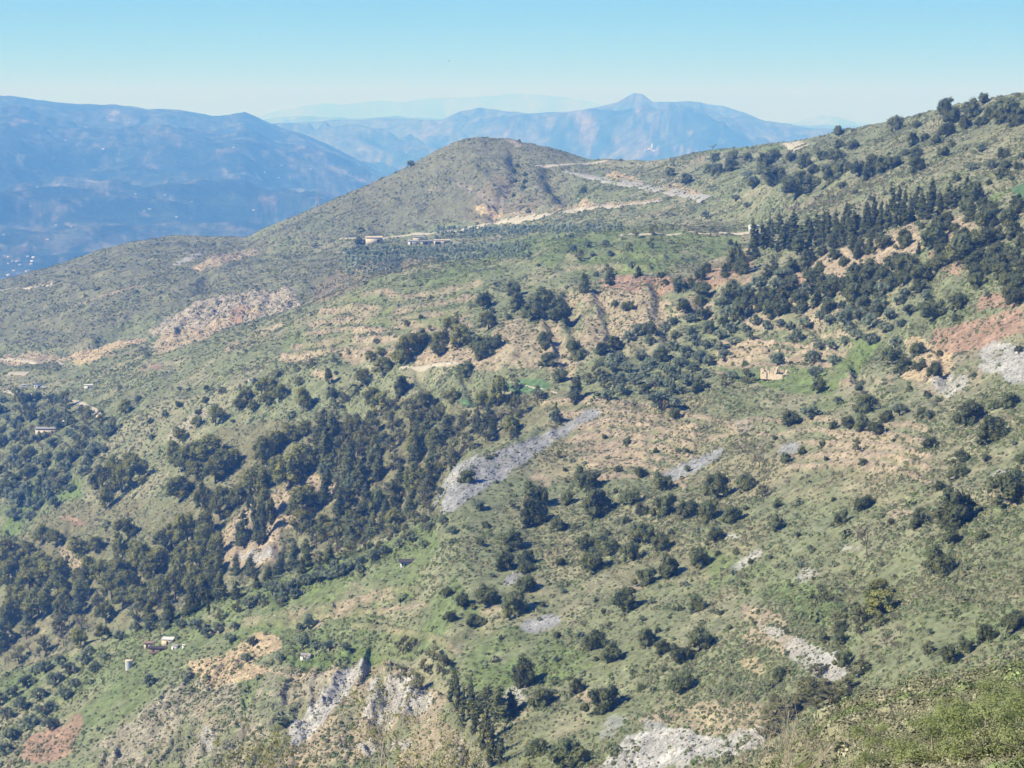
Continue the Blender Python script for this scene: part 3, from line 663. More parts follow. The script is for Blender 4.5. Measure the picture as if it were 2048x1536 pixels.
KIND['bare'] = dict(cr=vary(4, bare_kind), tr=[], name='bare_tree', h=1.0)
M_GROVE = leaf_mat('planted_olive_leaf', (.24, .31, .24), .2, (.28, .34, .27))
KIND['grove'] = dict(cr=vary(4, lambda i: crown_mesh('small_olive_crown', M_GROVE, 800 + i, 8, 170, .07, sh_open(.75, .15), .7)), tr=[], name='olive_tree', h=.8)

# ------------------------------------------------------------------ the trees, one by one: place of the crown foot, crown width (both read off the view), optional height
TREES = []   # kind, px, py, w, h
def T(kind, s):
    for q in s.split(';'):
        q = q.strip()
        if not q: continue
        v = [float(x) for x in q.split(',')]; TREES.append([kind, v[0], v[1], v[2], v[3] if len(v) > 3 else 0])
T('oak', """1967,207,25;1891,228,38;1941,238,44;1905,246,40;1931,257,34;1895,272,40;2016,243,58;1980,237,30;2004,247,36;2038,250,40;1965,252,26;1792,262,34;1836,255,20;1676,271,26;1825,291,30;1850,280,20;1873,287,22;1678,297,22;1703,301,32;
1465,320,27;1492,323,26;1430,324,24;1418,346,22;1462,342,32;1434,352,28;1373,368,26;1340,352,24;1546,325,34;1526,335,32;1580,324,24;1671,325,32;1644,320,24;1609,336,34;1550,370,46;1507,375,30;1526,352,30;1664,364,50;1628,348,30;1603,376,36;1593,397,56;1622,372,28;1696,342,22;1743,331,28;1768,345,40;1789,335,32;1717,352,34;1741,357,32;1833,343,42;1830,314,28;1811,311,18;1685,376,19;
2002,358,28;2023,362,15;1977,370,17;1912,364,20;2011,343,26;1946,404,46;1932,425,32;1967,415,25;2032,405,20;2035,428,36;1973,460,52;1871,492,54;1902,464,34;1843,458,17;1883,494,30;1932,475,26;2028,475,38;1763,500,38;1808,495,28;1690,530,26;1708,488,22;1645,512,24;1667,520,26;1616,536,42;1673,497,40;1751,475,32;1925,520,62;1956,522,28;1813,548,62;1790,540,50;1874,545,48;1840,560,40;1741,558,50;1715,560,42;1635,575,48;1710,600,60;1741,590,42;1683,588,42;1584,580,36;1553,610,46;1567,628,44;1519,620,36;1467,604,46;1659,622,38;1686,620,24;1758,606,28;1868,642,52;1915,620,38;1915,645,28;2004,560,44;2036,560,36;1980,545,36;1956,575,40;2011,570,30;2042,540,34;2032,612,40;2018,598,30;1604,625,36;1632,612,32;
1411,545,30;1399,560,26;1382,572,24;1357,582,30;1404,590,34;1401,612,28;1367,624,30;1070,640,40;1118,642,42;1029,592,38;967,617,36;1033,620,36;1018,640,16;1066,638,42;1090,620,62;1121,640,44;1322,558,18;1331,570,18;1258,622,26;1230,613,18;
1087,690,34;1148,705,40;1157,720,28;1098,730,34;1119,762,34;1091,700,24;1227,695,30;1352,678,26;984,700,42;967,718,44;957,700,36;931,755,40;801,788,42;665,797,30;936,963,32;881,988,24;
1178,980,56;1134,1008,32;1074,1016,52;1068,1050,56;1116,1062,32;1193,1030,62;970,1055,20;1022,1095,58;962,1092,20;1011,1138,48;1052,1130,34;1281,953,30;1326,980,40;1262,1008,46;1283,1032,32;1329,1028,48;1377,1035,44;1285,1085,46;1320,1102,52;1176,1105,44;1213,1105,52;1186,1142,60;1261,1120,46;1336,1152,52;1348,838,28;1396,785,40;
1418,665,28;1638,785,30;1784,728,44;1835,712,38;1809,745,34;1840,740,28;1869,752,38;1734,825,42;1580,850,38;1667,858,20;1697,857,32;1722,862,38;1752,870,38;1773,846,32;1843,832,24;1940,848,54;2020,815,38;1990,818,24;1982,883,62;1860,897,32;1922,925,42;1918,955,38;1973,922,20;2042,928,28;1881,980,24;2025,1007,84;1435,998,62;1490,980,46;1418,1040,48;1464,1045,44;1553,1060,34;1555,1015,24;1729,1018,38;1680,1048,32;1837,1053,46;1912,1050,80;1902,1088,42;1968,1078,28;1401,1135,48;1876,1148,72;1572,925,24;
1745,1235,36;1681,1285,26;1895,1325,42;1934,1305,38;1970,1282,40;2028,1262,62;1396,1222,34;1400,1300,54;1365,1325,42;1363,1382,60;1560,1360,38;1251,1222,60;1292,1168,40;1193,1298,50;1227,1320,46;1292,1290,44;1323,1305,42;970,1210,56;1028,1228,56;1054,1182,44;1051,1145,30;926,1215,40;893,1195,30;899,1243,34;947,1250,32;965,1252,24;1052,1375,60,62;1085,1410,46;1150,1385,34;1203,1420,60;1282,1380,18;1073,1510,44;1135,1534,76;890,1330,26;1430,1085,34;1121,1130,22;1050,1145,34;1640,770,20""")
T('pine', """977,660,36,38;834,705,46;878,700,38;919,690,40;905,680,40;817,722,48;800,725,38;877,714,34;910,699,18;741,724,22;762,715,24;767,752,40,40;726,772,34,36;745,812,36,36;762,825,40;851,815,34;902,808,32;964,818,30,38;997,812,42,60;1023,868,38,38;
478,822,28;506,825,24;523,795,38;533,810,30;559,800,36;608,820,38;492,806,30;543,790,30;
205,1000,50,70;245,985,54,60;278,968,50,56;212,1020,34,44;230,960,44,50;262,950,46,48;369,940,62,52;390,925,50,48;424,925,60,50;444,950,60,50;393,965,46,48;431,965,46,50;359,995,60,46;410,1030,50,66;441,1040,46,60;475,1015,42,50;376,1085,48,55;415,915,46,46;350,925,40,44;463,935,40,40;
526,930,50,60;547,905,40,46;581,885,40,40;612,870,28,30;560,900,40,40;581,975,70,72;608,950,56,66;560,960,46,50;513,985,60,60;533,1050,44,76;605,1040,70,70;603,1070,50,46;
86,1085,34,40;112,1095,40,40;153,1115,50,42;192,1105,32,34;255,1085,50,45;235,1120,36,50;125,1160,46,45;330,1110,50,60;280,1140,50,50;305,1160,50,55;355,1085,40,44;62,1175,50,55;18,1175,50,60;38,1150,54,44;82,1140,40,40;225,1200,50,55;200,1165,44,46;255,1195,50,60;290,1225,50,50;312,1200,40,50;360,1165,50,60;350,1200,50,60;385,1190,44,50;80,1235,60,60;125,1235,46,46;45,1230,50,50;20,1240,50,50;400,1155,44,60;430,1160,40,50;410,1100,40,54;395,1125,40,46;432,1120,40,50;180,1155,40,44;8,1120,40,44;60,1120,36,40;160,1200,40,44;
1757,1205,60,50;1761,1232,60,56;658,770,18,34;251,828,28;432,850,34,40;359,885,32;393,855,26""")
T('conifer', """1170,585,26,38;1220,572,24,38;1275,555,20,24;1148,803,40,52;1461,543,26,46;1478,546,26,48;1490,548,26,40;1505,520,30,34;1470,524,28,38;1450,556,22,30;1530,560,28,30;1548,548,28,34;
660,960,44,90;690,1000,44,96;650,1012,38,78;704,945,40,70;722,985,36,70;680,1062,42,80;640,908,36,60;668,885,40,60;702,1092,40,70;645,868,34,50;735,1030,34,60;760,960,34,56;850,900,40,60;870,920,38,60;830,930,38,60;856,985,36,56;840,880,36,56;895,880,36,50;820,1030,34,50;800,980,34,50;
485,1090,36,66;516,1082,36,72;590,1110,24,34;412,1210,36,60;440,1200,36,56;380,1228,36,60;340,1245,40,56;470,1150,24,44;555,1150,26,34;1000,1440,60,62;970,1420,50,52;1025,1425,40,40;1264,836,0;
745,1075,34,48;770,1050,34,50;720,1060,30,50;790,1010,34,50;610,1105,20,30;300,1252,34,46;975,850,26,44;955,862,26,48;985,870,24,40""".replace('1264,836,0;', ''))
T('cypress', """513,1080,14,92;496,1022,12,76;524,1090,13,80;625,1078,8,44;899,1405,16,52;919,1418,18,74;936,1432,18,84;926,1445,17,70;953,1452,18,74;974,1482,18,84;964,1502,17,66;988,1517,18,74;945,1470,16,70;910,1395,16,58;1000,1530,16,60;1113,826,7,22;980,1535,16,60;1835,510,9,28;418,1230,10,50""")
rr = random.Random(5)
for (x0, y0, x1, y1, n) in ((1506,492,1600,505,11),(1600,505,1680,480,9),(1680,480,1760,462,9),(1760,462,1840,440,9),(1840,440,1935,410,10),(1530,475,1640,476,10),(1640,470,1780,440,12),(1780,436,1900,404,10)):
    for k in range(n):
        f = (k + rr.uniform(.2, .8)) / n
        T('cypress', '%f,%f,%f,%f' % (x0 + (x1 - x0) * f, y0 + (y1 - y0) * f + rr.uniform(-9, 7), rr.uniform(12, 20), rr.choice([rr.uniform(24, 38), rr.uniform(32, 46), 54])))
T('olive', """1326,820,66,44;1592,685,36;1556,730,38;1664,695,20;1628,728,38;1666,732,32;1632,755,34;1464,760,28;1620,835,46,28;1676,810,24;1799,832,34;1114,845,34;1858,838,26;1430,1080,36;958,1018,24;
1290,755,40;1270,770,36;1245,790,36;1310,775,40;1340,790,38;1230,775,34;1215,800,30;1350,760,40;1375,770,36;1330,745,34;1300,735,30;1360,735,32;1385,745,30;1400,725,34;1370,715,32;1420,730,30;1440,705,30;1410,700,28;1320,710,30;1280,720,28;1390,690,30;1440,680,30;1460,665,28;1470,690,26;1380,670,26;1255,745,32;1225,745,30;1300,690,26;1345,700,26;
1690,650,40;1720,640,36;1745,655,38;1770,665,34;1740,690,34;1715,680,34;1700,665,30;1690,690,26;1780,640,32;1800,655,30;1760,620,34;1800,610,32;1820,630,30;1700,630,34;1660,650,30;1640,640,28;1610,655,30;1580,660,26;1560,655,26;1810,595,30;1850,600,30;1850,620,24;1535,660,26;1510,650,28;1490,665,28;1640,700,26;1500,680,26;1790,695,28;
170,950,30;40,1010,46;70,1020,40;30,1040,40;55,985,34;95,1000,34;20,1000,36;110,1015,30;60,1040,30;140,985,28;
90,1345,34;55,1375,40;25,1395,36;110,1370,40;140,1350,36;80,1400,40;45,1420,40;15,1440,38;90,1430,40;60,1455,40;25,1480,40;100,1460,36;165,1330,34;190,1345,30;130,1400,34;70,1350,28;180,1310,28;0,1410,36;120,1330,28;210,1320,26;150,1375,30;10,1510,36;
500,1215,34;520,1205,30;545,1190,40;570,1190,36;560,1205,34;590,1180,36;610,1170,36;635,1165,34;660,1160,34;685,1150,34;700,1140,30;720,1130,30;640,1150,28;745,1120,28;770,1110,26;800,1095,26;825,1085,24;720,1145,24;670,1140,28;590,1195,28;270,1265,30;300,1262,26;240,1280,26;330,1260,26;360,1258,28;400,1262,34;415,1275,32;440,1262,30;385,1255,26;618,1258,28,34;606,1300,34,38;630,1300,26;660,1300,30;690,1300,24;300,1370,30;460,1285,26;470,1260,24;505,1290,26;860,1062,28;885,1050,26;905,1068,24;850,1095,22;600,1260,22;960,1020,26""")
T('leafy', """1495,770,32,34;1710,905,24,28;1525,995,26;1023,880,30;865,840,30;900,855,28;850,850,36;880,835,30;900,945,34,50;925,880,30,44;940,900,28;780,905,34;800,885,30;820,900,34;790,940,34;810,960,30;770,990,30;750,1000,30;780,1080,34;810,1080,36;830,1050,34;850,1060,30;860,1030,30;700,1110,30;730,1100,30;760,1110,28;30,1100,30;10,1085,26;150,860,24;120,850,26;170,880,30;200,870,26;230,860,24;1030,780,26;1075,800,30;1200,760,34,40;1175,770,26;1210,780,24;440,1240,26;475,1225,26;525,1215,22;560,1215,20;868,1320,34,30;850,1345,30;830,1375,40,34;800,1360,40,30;560,1330,0;1670,1250,30;1690,1240,26;1720,1270,26;1450,770,26;1655,1205,24;1600,1390,50,26;1650,1380,50,26;1550,1410,40,24;1690,1400,40,24""".replace('560,1330,0;', ''))
T('leafy', '1590,1425,90,40;1660,1410,84,40;1700,1385,70,36;1620,1385,76,34;1550,1440,80,36;1720,1350,60,34;1540,1475,70,34;1850,1310,44,30;1640,1350,50,26;1960,1400,60,40;1900,1420,60,30')
T('bare', """1050,812,34,26;1075,810,34,24;1030,815,30,24;1095,825,28,24;740,1030,44,46;725,1010,40,42;705,1100,36,34;680,1120,34,34;655,1110,34,30;715,1130,34,30;740,1115,30,28;630,1120,30,26;800,880,30,26;870,870,30,30;830,880,30,26;780,1040,30,34;770,1075,34,30;900,900,26,34;915,870,28,30;750,975,28,34;880,940,26,34;1734,1117,60,76;1715,1080,40,40;1915,1000,40,26;1519,935,44,30;1485,905,36,26;1765,1085,34,24;1655,1200,40,34;1675,1215,36,34;1640,1190,34,30;1705,1200,30,34;1770,1290,34,30;1790,1300,30,30;1740,1300,34,30;1720,1320,30,26;1640,1265,30,26;1760,1325,34,26;1800,1270,34,30;590,1320,44,26;605,1325,36,24;440,1275,30,30;540,1255,30,16;480,1170,26,40;490,1180,24,30;90,830,30,20;60,860,30,22;30,830,30,20;140,900,30,22;120,880,30,20;1640,410,14,22;1655,405,14,24;1665,408,14,22;1678,402,14,24;1650,415,12,20;1670,412,12,20;1425,300,22,16;1448,465,22,20;1480,458,24,20;770,500,14,10;800,498,14,10;860,498,20,12;1230,700,34,26;1260,705,34,24;1290,700,30,22;1330,690,34,24;1180,770,26,26;310,1260,26,20;60,1300,30,30;30,1310,34,34;90,1290,30,28;10,1330,30,30""")
# woods of the ravine: fill the gaps between the trees above
def inside(P, x, y):
    c = False
    for (ax, ay), (bx, by) in zip(P, P[1:] + P[:1]):
        if (ay > y) != (by > y) and x < (bx - ax) * (y - ay) / (by - ay) + ax: c = not c
    return c
def fill(P, gap, n, kinds, w, hk=1.0, avoid=()):
    xs = [p[0] for p in P]; ys = [p[1] for p in P]; c = 0
    for _ in range(n * 30):
        if c >= n: break
        x, y = rr.uniform(min(xs), max(xs)), rr.uniform(min(ys), max(ys))
        if not inside(P, x, y) or any(inside(a, x, y) for a in avoid): continue
        if any((t[1] - x) ** 2 + ((t[2] - y) * 1.7) ** 2 < gap ** 2 for t in TREES if abs(t[2] - y) < gap): continue
        k = rr.choice(kinds); ww = rr.uniform(*w); TREES.append([k, x, y, ww, {'pine': 1.05, 'conifer': 1.35, 'leafy': 1.1, 'bare': 1.05, 'oak': .75, 'olive': .8, 'grove': .8}[k] * ww * hk]); c += 1
SLIP = [(590,960),(650,950),(690,990),(590,1070),(610,1130),(450,1150),(440,1060),(500,1110)]
SLIP2 = [(130,1100),(190,1130),(200,1150),(110,1130)]
fill([(0,1240),(80,1210),(260,1200),(430,1130),(450,1190),(380,1235),(250,1275),(150,1300),(0,1352)], 28, 26, ['pine','pine','leafy','conifer','leafy','bare'], (32, 46))
fill([(0,1140),(60,1130),(200,1160),(300,1100),(420,1060),(440,1130),(300,1230),(0,1240)], 30, 12, ['pine'], (42, 56), 1, (SLIP2,))
fill([(620,900),(660,850),(760,870),(820,830),(960,850),(1060,830),(1000,880),(920,920),(860,1010),(840,1040),(700,1100),(640,1120),(600,1100),(680,1040)], 25, 74, ['leafy','leafy','bare','pine','leafy','pine','bare','oak'], (32, 50))
fill([(470,1150),(620,1130),(700,1100),(700,1120),(560,1160),(470,1200)], 18, 12, ['bare','conifer','leafy'], (22, 30))
fill([(0,790),(110,800),(230,860),(200,930),(150,970),(100,1000),(0,1000)], 17, 95, ['olive','olive','olive','leafy','oak','bare'], (18, 34))
fill([(640,780),(720,790),(830,830),(800,880),(680,860),(620,850)], 24, 9, ['leafy','oak','bare'], (20, 28))
fill([(1500,505),(1600,520),(1760,480),(1900,430),(1950,440),(1900,470),(1640,545),(1520,540)], 24, 9, ['conifer','oak','conifer','oak','pine'], (22, 36))
fill([(1520,560),(1600,560),(1840,560),(1840,600),(1760,640),(1620,640),(1440,640),(1440,610)], 26, 26, ['oak','olive','oak'], (28, 44))
fill([(1880,430),(2048,420),(2048,600),(1960,560),(1880,540)], 30, 20, ['oak'], (28, 46))
fill([(1380,640),(1480,630),(1480,690),(1380,790),(1240,790),(1200,700),(1300,660)], 24, 22, ['olive','oak','olive'], (22, 34))
fill([(1900,290),(2048,300),(2048,340),(1940,350),(1880,320)], 26, 8, ['oak','olive'], (18, 30))
fill([(1420,340),(1750,330),(1800,400),(1600,440),(1400,440)], 30, 14, ['olive','bare','oak'], (12, 22))
fill([(1120,470),(1320,470),(1320,545),(1190,560),(1120,520)], 20, 14, ['leafy','olive'], (14, 24))
fill([(780,1300),(880,1340),(900,1400),(880,1330),(830,1300)], 26, 5, ['bare','leafy'], (30, 44))
fill([(1620,1180),(1780,1200),(1800,1330),(1700,1360),(1640,1280)], 26, 10, ['bare','leafy','oak'], (24, 36))
fill([(420,1290),(600,1310),(560,1340),(440,1330)], 30, 2, ['olive'], (20, 26))
# a scatter of small oaks and bushes over the open slopes
fill([(1400,420),(2048,420),(2048,1300),(1700,1300),(1100,1330),(1000,1150),(1250,800),(1400,640)], 40, 70, ['oak','olive','oak','bare'], (11, 19))
fill([(900,1050),(1100,900),(1500,1000),(1900,1200),(1500,1380),(1000,1300)], 34, 36, ['oak','leafy','olive'], (10, 17))
fill([(260,800),(640,720),(1000,560),(1100,520),(940,640),(700,800),(620,850),(440,860),(300,900)], 34, 34, ['oak','olive','leafy'], (10, 18))
fill([(1020,330),(1060,330),(1045,400),(1010,400)], 12, 4, ['oak'], (9, 13))
# planted grove round the farm
for (x0, x1, y0, y1, dy) in ((690, 1060, 498, 522, 7.5), (690, 800, 522, 552, 8), (690, 960, 506, 508, 9), (870, 1060, 462, 478, 7), (1020, 1240, 462, 470, 8)):
    y = y0
    while y <= y1:
        x = x0 + rr.uniform(0, 8)
        while x < x1:
            yy_ = y + rr.uniform(-1.5, 1.5) + (x - 870) * -.02
            TREES.append(['grove', x, yy_, rr.uniform(12, 16), 10]); x += rr.uniform(9, 12)
        y += dy
fill([(560,440),(640,415),(720,430),(700,480),(640,500),(560,480)], 11, 60, ['grove'], (4, 7))
T('oak', '822,333,15;793,344,13;719,488,22;1027,345,14;1030,365,12;1166,388,22;1035,335,10')

MARKS = [("the roofless stone ruin", 1565, 745), ("the grey scree chute", 985, 965), ("the white shed on the lower spur", 612, 1313), ("the dark roofed hut", 812, 1125),
 ("the white gypsum scar", 1655, 1335), ("the orange landslip at right", 1930, 690), ("the conical hill top", 960, 270), ("the orange cutting under the conical hill", 978, 426),
 ("the white farm shed", 826, 485), ("the pale road bend on the skyline", 1590, 290), ("the middle of the cypress windbreak", 1720, 460), ("the craggy outcrop band", 450, 625),
 ("the bright green ravine plot", 1055, 776), ("the emerald field at the right edge", 2035, 385), ("the small grey slate outcrop", 1080, 1250),
 ("the long grey slate patch", 1380, 922), ("the white scar at the bottom edge", 1350, 1500), ("the pale eroded cliff", 780, 1400), ("the long farmhouse in the left grove", 100, 860),
 ("the white van on the left slope", 50, 772), ("the huddle of sheds on the spur", 330, 1290), ("the white slip below the pines", 520, 1110), ("the red earth bank at lower left", 95, 1490),
 ("the white hut at the windbreak foot", 1508, 454), ("the round grey slate patch", 1573, 905), ("the ochre quarry face", 215, 695), ("the zigzag road at the middle right", 1330, 385),
 ("the red bank above the ravine", 1290, 560), ("the bare earth chute between the pines", 640, 970), ("the lower pale gully", 1540, 1260), ("the tan hillside below the windbreak", 1760, 520), ("the big oak at the right edge", 2025, 985)]
KWORD = dict(oak='dark holm oak', pine='round green pine', conifer='dark conical conifer', cypress='narrow dark cypress', olive='grey-green olive tree', leafy='light green tree', bare='bare brown tree', grove='small planted olive')
GROUPN = dict(oak='holm oaks dotted over the hillsides', pine='round pines along the ravine', conifer='dark conifers in the ravine woods', cypress='cypress trees', olive='olive trees on the terraces', leafy='light green broadleaf trees', bare='bare winter trees', grove='planted olives in rows around the farm')
ORD = ['nearest', 'second nearest', 'third nearest', 'fourth nearest', 'fifth nearest', 'sixth nearest', 'seventh nearest', 'eighth nearest', 'ninth nearest', 'tenth nearest', 'eleventh nearest', 'twelfth nearest', 'thirteenth nearest', 'fourteenth nearest', 'fifteenth nearest', 'sixteenth nearest', 'seventeenth nearest', 'eighteenth nearest', 'nineteenth nearest', 'twentieth nearest', 'next outermost']
def direction(dx, dy):
    a = math.degrees(math.atan2(-dy, dx)) % 360
    return ['right of', 'upper right of', 'above', 'upper left of', 'left of', 'lower left of', 'below', 'lower right of'][int((a + 22.5) // 45) % 8]
from collections import defaultdict
sect = defaultdict(list)
med_ = {k: sorted(t[3] for t in TREES if t[0] == k) for k in KWORD}
for i, t_ in enumerate(TREES):
    k, x, y, wd, h = t_
    if k == 'grove' and x > 560: continue
    tx, ty = x, y - (h or wd * .7) / 2
    nm, mx, my = min(MARKS, key=lambda m: (m[1] - tx) ** 2 + (m[2] - ty) ** 2)
    s_ = med_[k]; size = 'small ' if wd < s_[len(s_) // 3] else ('large ' if wd > s_[len(s_) * 4 // 5] else 'medium ')
    sect[(k, size, nm, direction(tx - mx, ty - my))].append(((tx - mx) ** 2 + (ty - my) ** 2, i))
LABEL = {}
for (k, size, nm, dr), L in sect.items():
    L.sort()
    for j, (_, i) in enumerate(L):
        o_ = ORD[j] if j < len(ORD) else 'outermost'
        LABEL[i] = (size + KWORD[k] + ' ' + dr + ' ' + nm) if len(L) == 1 else '%s %s, %s %s %s' % (size.strip() , KWORD[k], o_, dr, nm)
def plant(i, k, x, y, wd, h):
    K = KIND[k]; X, Y, Z = at(x, y); W = wd * Y / FPX * {'oak': 1.16, 'pine': 1.3, 'conifer': 1.25, 'cypress': 1.2, 'leafy': 1.25, 'bare': 1.25, 'olive': 1.3}.get(k, 1.16)
    hs = (h / wd) if h else K['h'] * rr.uniform(.92, 1.12)
    zs = (hs / K['h'] / 1.04) * wd * Y / FPX * 1.2 / W
    rz = rr.uniform(0, 6.28); mes = rr.choice(K['cr'])
    lab = LABEL.get(i)
    if k == 'grove':
        lab = 'small planted olive in the rows around the white farm sheds' if x > 685 else 'tiny planted sapling on the terraced foot of the conical hill'
    if K['tr']:
        o = empty(K['name'], (X, Y, Z - .05 * W), rz)
        c = link('crown', mes, o); c.scale = (W * rr.uniform(.88, 1.16), W * rr.uniform(.8, 1.2), W * zs); c.rotation_euler = (rr.uniform(-.12, .12), rr.uniform(-.12, .12), rr.uniform(0, 6))
        tr_ = link('trunk', rr.choice(K['tr']), o); tr_.scale = (W, W, W * zs)
    elif k == 'bare':
        o = empty(K['name'], (X, Y, Z - .05 * W), rz); c = link('branches', mes, o); c.scale = (W, W, W * zs)
    else:
        o = link(K['name'], mes, None, (X, Y, Z - .08 * W)); o.scale = (W, W, W * zs); o.rotation_euler = (0, 0, rz)
    tag(o, lab, KWORD[k].split()[-1] if k not in ('oak', 'olive') else ('oak tree' if k == 'oak' else 'olive tree'), GROUPN[k] if k != 'grove' else ('planted olives in rows around the farm' if x > 685 else 'saplings on the foot of the conical hill'))
    if k in ('bare', 'leafy', 'grove', 'olive'): o['category'] = {'bare': 'bare tree', 'leafy': 'tree', 'grove': 'olive tree', 'olive': 'olive tree'}[k]
    return o

STUFF = defaultdict(list); keepers = set()
for k in KWORD:
    if k == 'grove': STUFF['grove'] = [t for t in TREES if t[0] == k]; continue
    ids = sorted((i for i, t in enumerate(TREES) if t[0] == k), key=lambda i: -TREES[i][3])
    cap = 262 if k == 'olive' else 296
    keepers.update(ids[:cap]); STUFF[k] += [TREES[i] for i in ids[cap:]]
for i, t_ in enumerate(TREES):
    if i in keepers: plant(i, *t_)
print('TREES', len(TREES), {k: sum(1 for t in TREES if t[0] == k) for k in KWORD})

# ------------------------------------------------------------------ scrub: one mass of low bushes, nobody could count them
def bush_mesh(name, mat, seed, n=46, leaf=.17, flat=.55):
    rs = np.random.default_rng(seed); d = rs.normal(size=(n, 3)); d /= np.linalg.norm(d, axis=1)[:, None]; d[:, 2] = abs(d[:, 2])
    P = d * np.array((.5, .5, flat)) * rs.uniform(.55, 1, (n, 1)); V, F = leaf_cards(P, d, leaf, rs)
    iv, jf = ico(1.0, 1); iv = iv * np.array((.38, .38, flat * .75)) * (.8 + .4 * rs.random((len(iv), 1)))
    me = bpy.data.meshes.new(name); me.from_pydata(V.tolist() + iv.tolist(), [], [tuple(map(int, f)) for f in F] + [tuple(int(i) + len(V) for i in f) for f in jf]); me.update(); me.materials.append(mat); return me
ms, t2, p2 = mat_new('scrub_leaf', .85, .1)
a2 = t2.nodes.new('ShaderNodeAttribute'); a2.attribute_name = 'tint'; a2.attribute_type = 'INSTANCER'
nn = ramp(t2, noise_tex(t2, 3, 2), .3, .7, .75, 1.25); v2 = t2.nodes.new('ShaderNodeVectorMath'); v2.operation = 'SCALE'
t2.links.new(a2.outputs['Color'], v2.inputs[0]); t2.links.new(nn, v2.inputs['Scale']); t2.links.new(v2.outputs[0], p2.inputs['Base Color'])
scrub_col = bpy.data.collections.new('scrub_sources')
for i in range(5):
    scrub_col.objects.link(bpy.data.objects.new('bush_source', bush_mesh('bush_source', ms, 900 + i, 44 if i < 4 else 30, .15, .34 + .06 * i)))
# random points by ground area
c0 = int(np.searchsorted(PX, -120)); c1 = int(np.searchsorted(PX, 2170)); r0 = 47
A_ = np.stack([GX, GY, GZ], -1)
P00 = A_[r0:last, c0:c1]; P01 = A_[r0:last, c0 + 1:c1 + 1]; P10 = A_[r0 + 1:last + 1, c0:c1]
ar = np.linalg.norm(np.cross(P01 - P00, P10 - P00), axis=2)
wgt = ar * np.clip(520 / P00[..., 1], .1, 1.6) ** 1.5
sc0 = S_; vege = 1 - np.clip(S_['grey'] * .93 + S_['white'] * .85 + S_['red'] * .7 + S_['tan'] * .62 + S_['ochre'] * .75 + S_['lush'] * .9 + S_['green'] * .6, 0, .97)
wgt *= (vege * (1 - .7 * np.clip(terr, 0, 1)) * (.35 + 1.3 * sstep(.38, .62, fbm(XX / 18, YY / 18, 3, 91))))[r0:last, c0:c1]
NS = 245000
idx = rng.choice(wgt.size, NS, p=(wgt / wgt.sum()).ravel()); ri, ci = np.unravel_index(idx, wgt.shape)
fu, fv = rng.random((NS, 1)), rng.random((NS, 1))
Pp = P00[ri, ci] + (P01 - P00)[ri, ci] * fu + (P10 - P00)[ri, ci] * fv
Rr, Cc = ri + r0, ci + c0
ym = Pp[:, 1]; base_s = np.clip(.50 + ym / 2400, .5, 1.1)
scl = base_s * np.exp(rng.normal(size=NS) * .38) * .95; big_ = rng.random(NS) < .012; scl = np.where(big_, scl * 2.3, scl)
u = rng.random(NS); ca = np.array((.132, .162, .088)); cb = np.array((.185, .192, .112)); cc = np.array((.105, .122, .068)); cd_ = np.array((.235, .21, .148)); ce = np.array((.125, .168, .065))
tint = np.where((u < .36)[:, None], ca, np.where((u < .62)[:, None], cb, np.where((u < .76)[:, None], cc, np.where((u < .88)[:, None], cd_, ce))))
tint = np.where(big_[:, None], cc, tint)
loc = {k: S_[k][Rr, Cc][:, None] for k in ('dark', 'green', 'dry', 'brown', 'olivey', 'duff')}
tint = tint * (1 - .5 * loc['green']) + ce * .5 * loc['green']; tint = tint * (1 - .6 * loc['dark']) + np.array((.135, .145, .09)) * .6 * loc['dark']
tint = tint * (1 - .4 * loc['dry']) + cd_ * .4 * loc['dry']; tint = tint * (1 - .5 * loc['brown']) + np.array((.15, .135, .095)) * .5 * loc['brown']
tint = tint * np.exp(rng.normal(size=(NS, 1)) * .12)
sm = bpy.data.meshes.new('scrub'); sm.vertices.add(NS); Pp[:, 2] -= .06 * scl; sm.vertices.foreach_set('co', Pp.astype(np.float32).ravel())
def fattr(me, nm, ty, arr, key='value'): a = me.attributes.new(nm, ty, 'POINT'); a.data.foreach_set(key, arr)
fattr(sm, 'scl', 'FLOAT', scl.astype(np.float32)); fattr(sm, 'rot', 'FLOAT', (rng.random(NS) * 6.28).astype(np.float32)); fattr(sm, 'pick', 'INT', rng.integers(0, 5, NS).astype(np.int32))
set_col(sm, 'tint', tint)
ob = link('scrub', sm); tag(ob, 'low grey green scrub and tussocks covering all the slopes', kind='stuff')
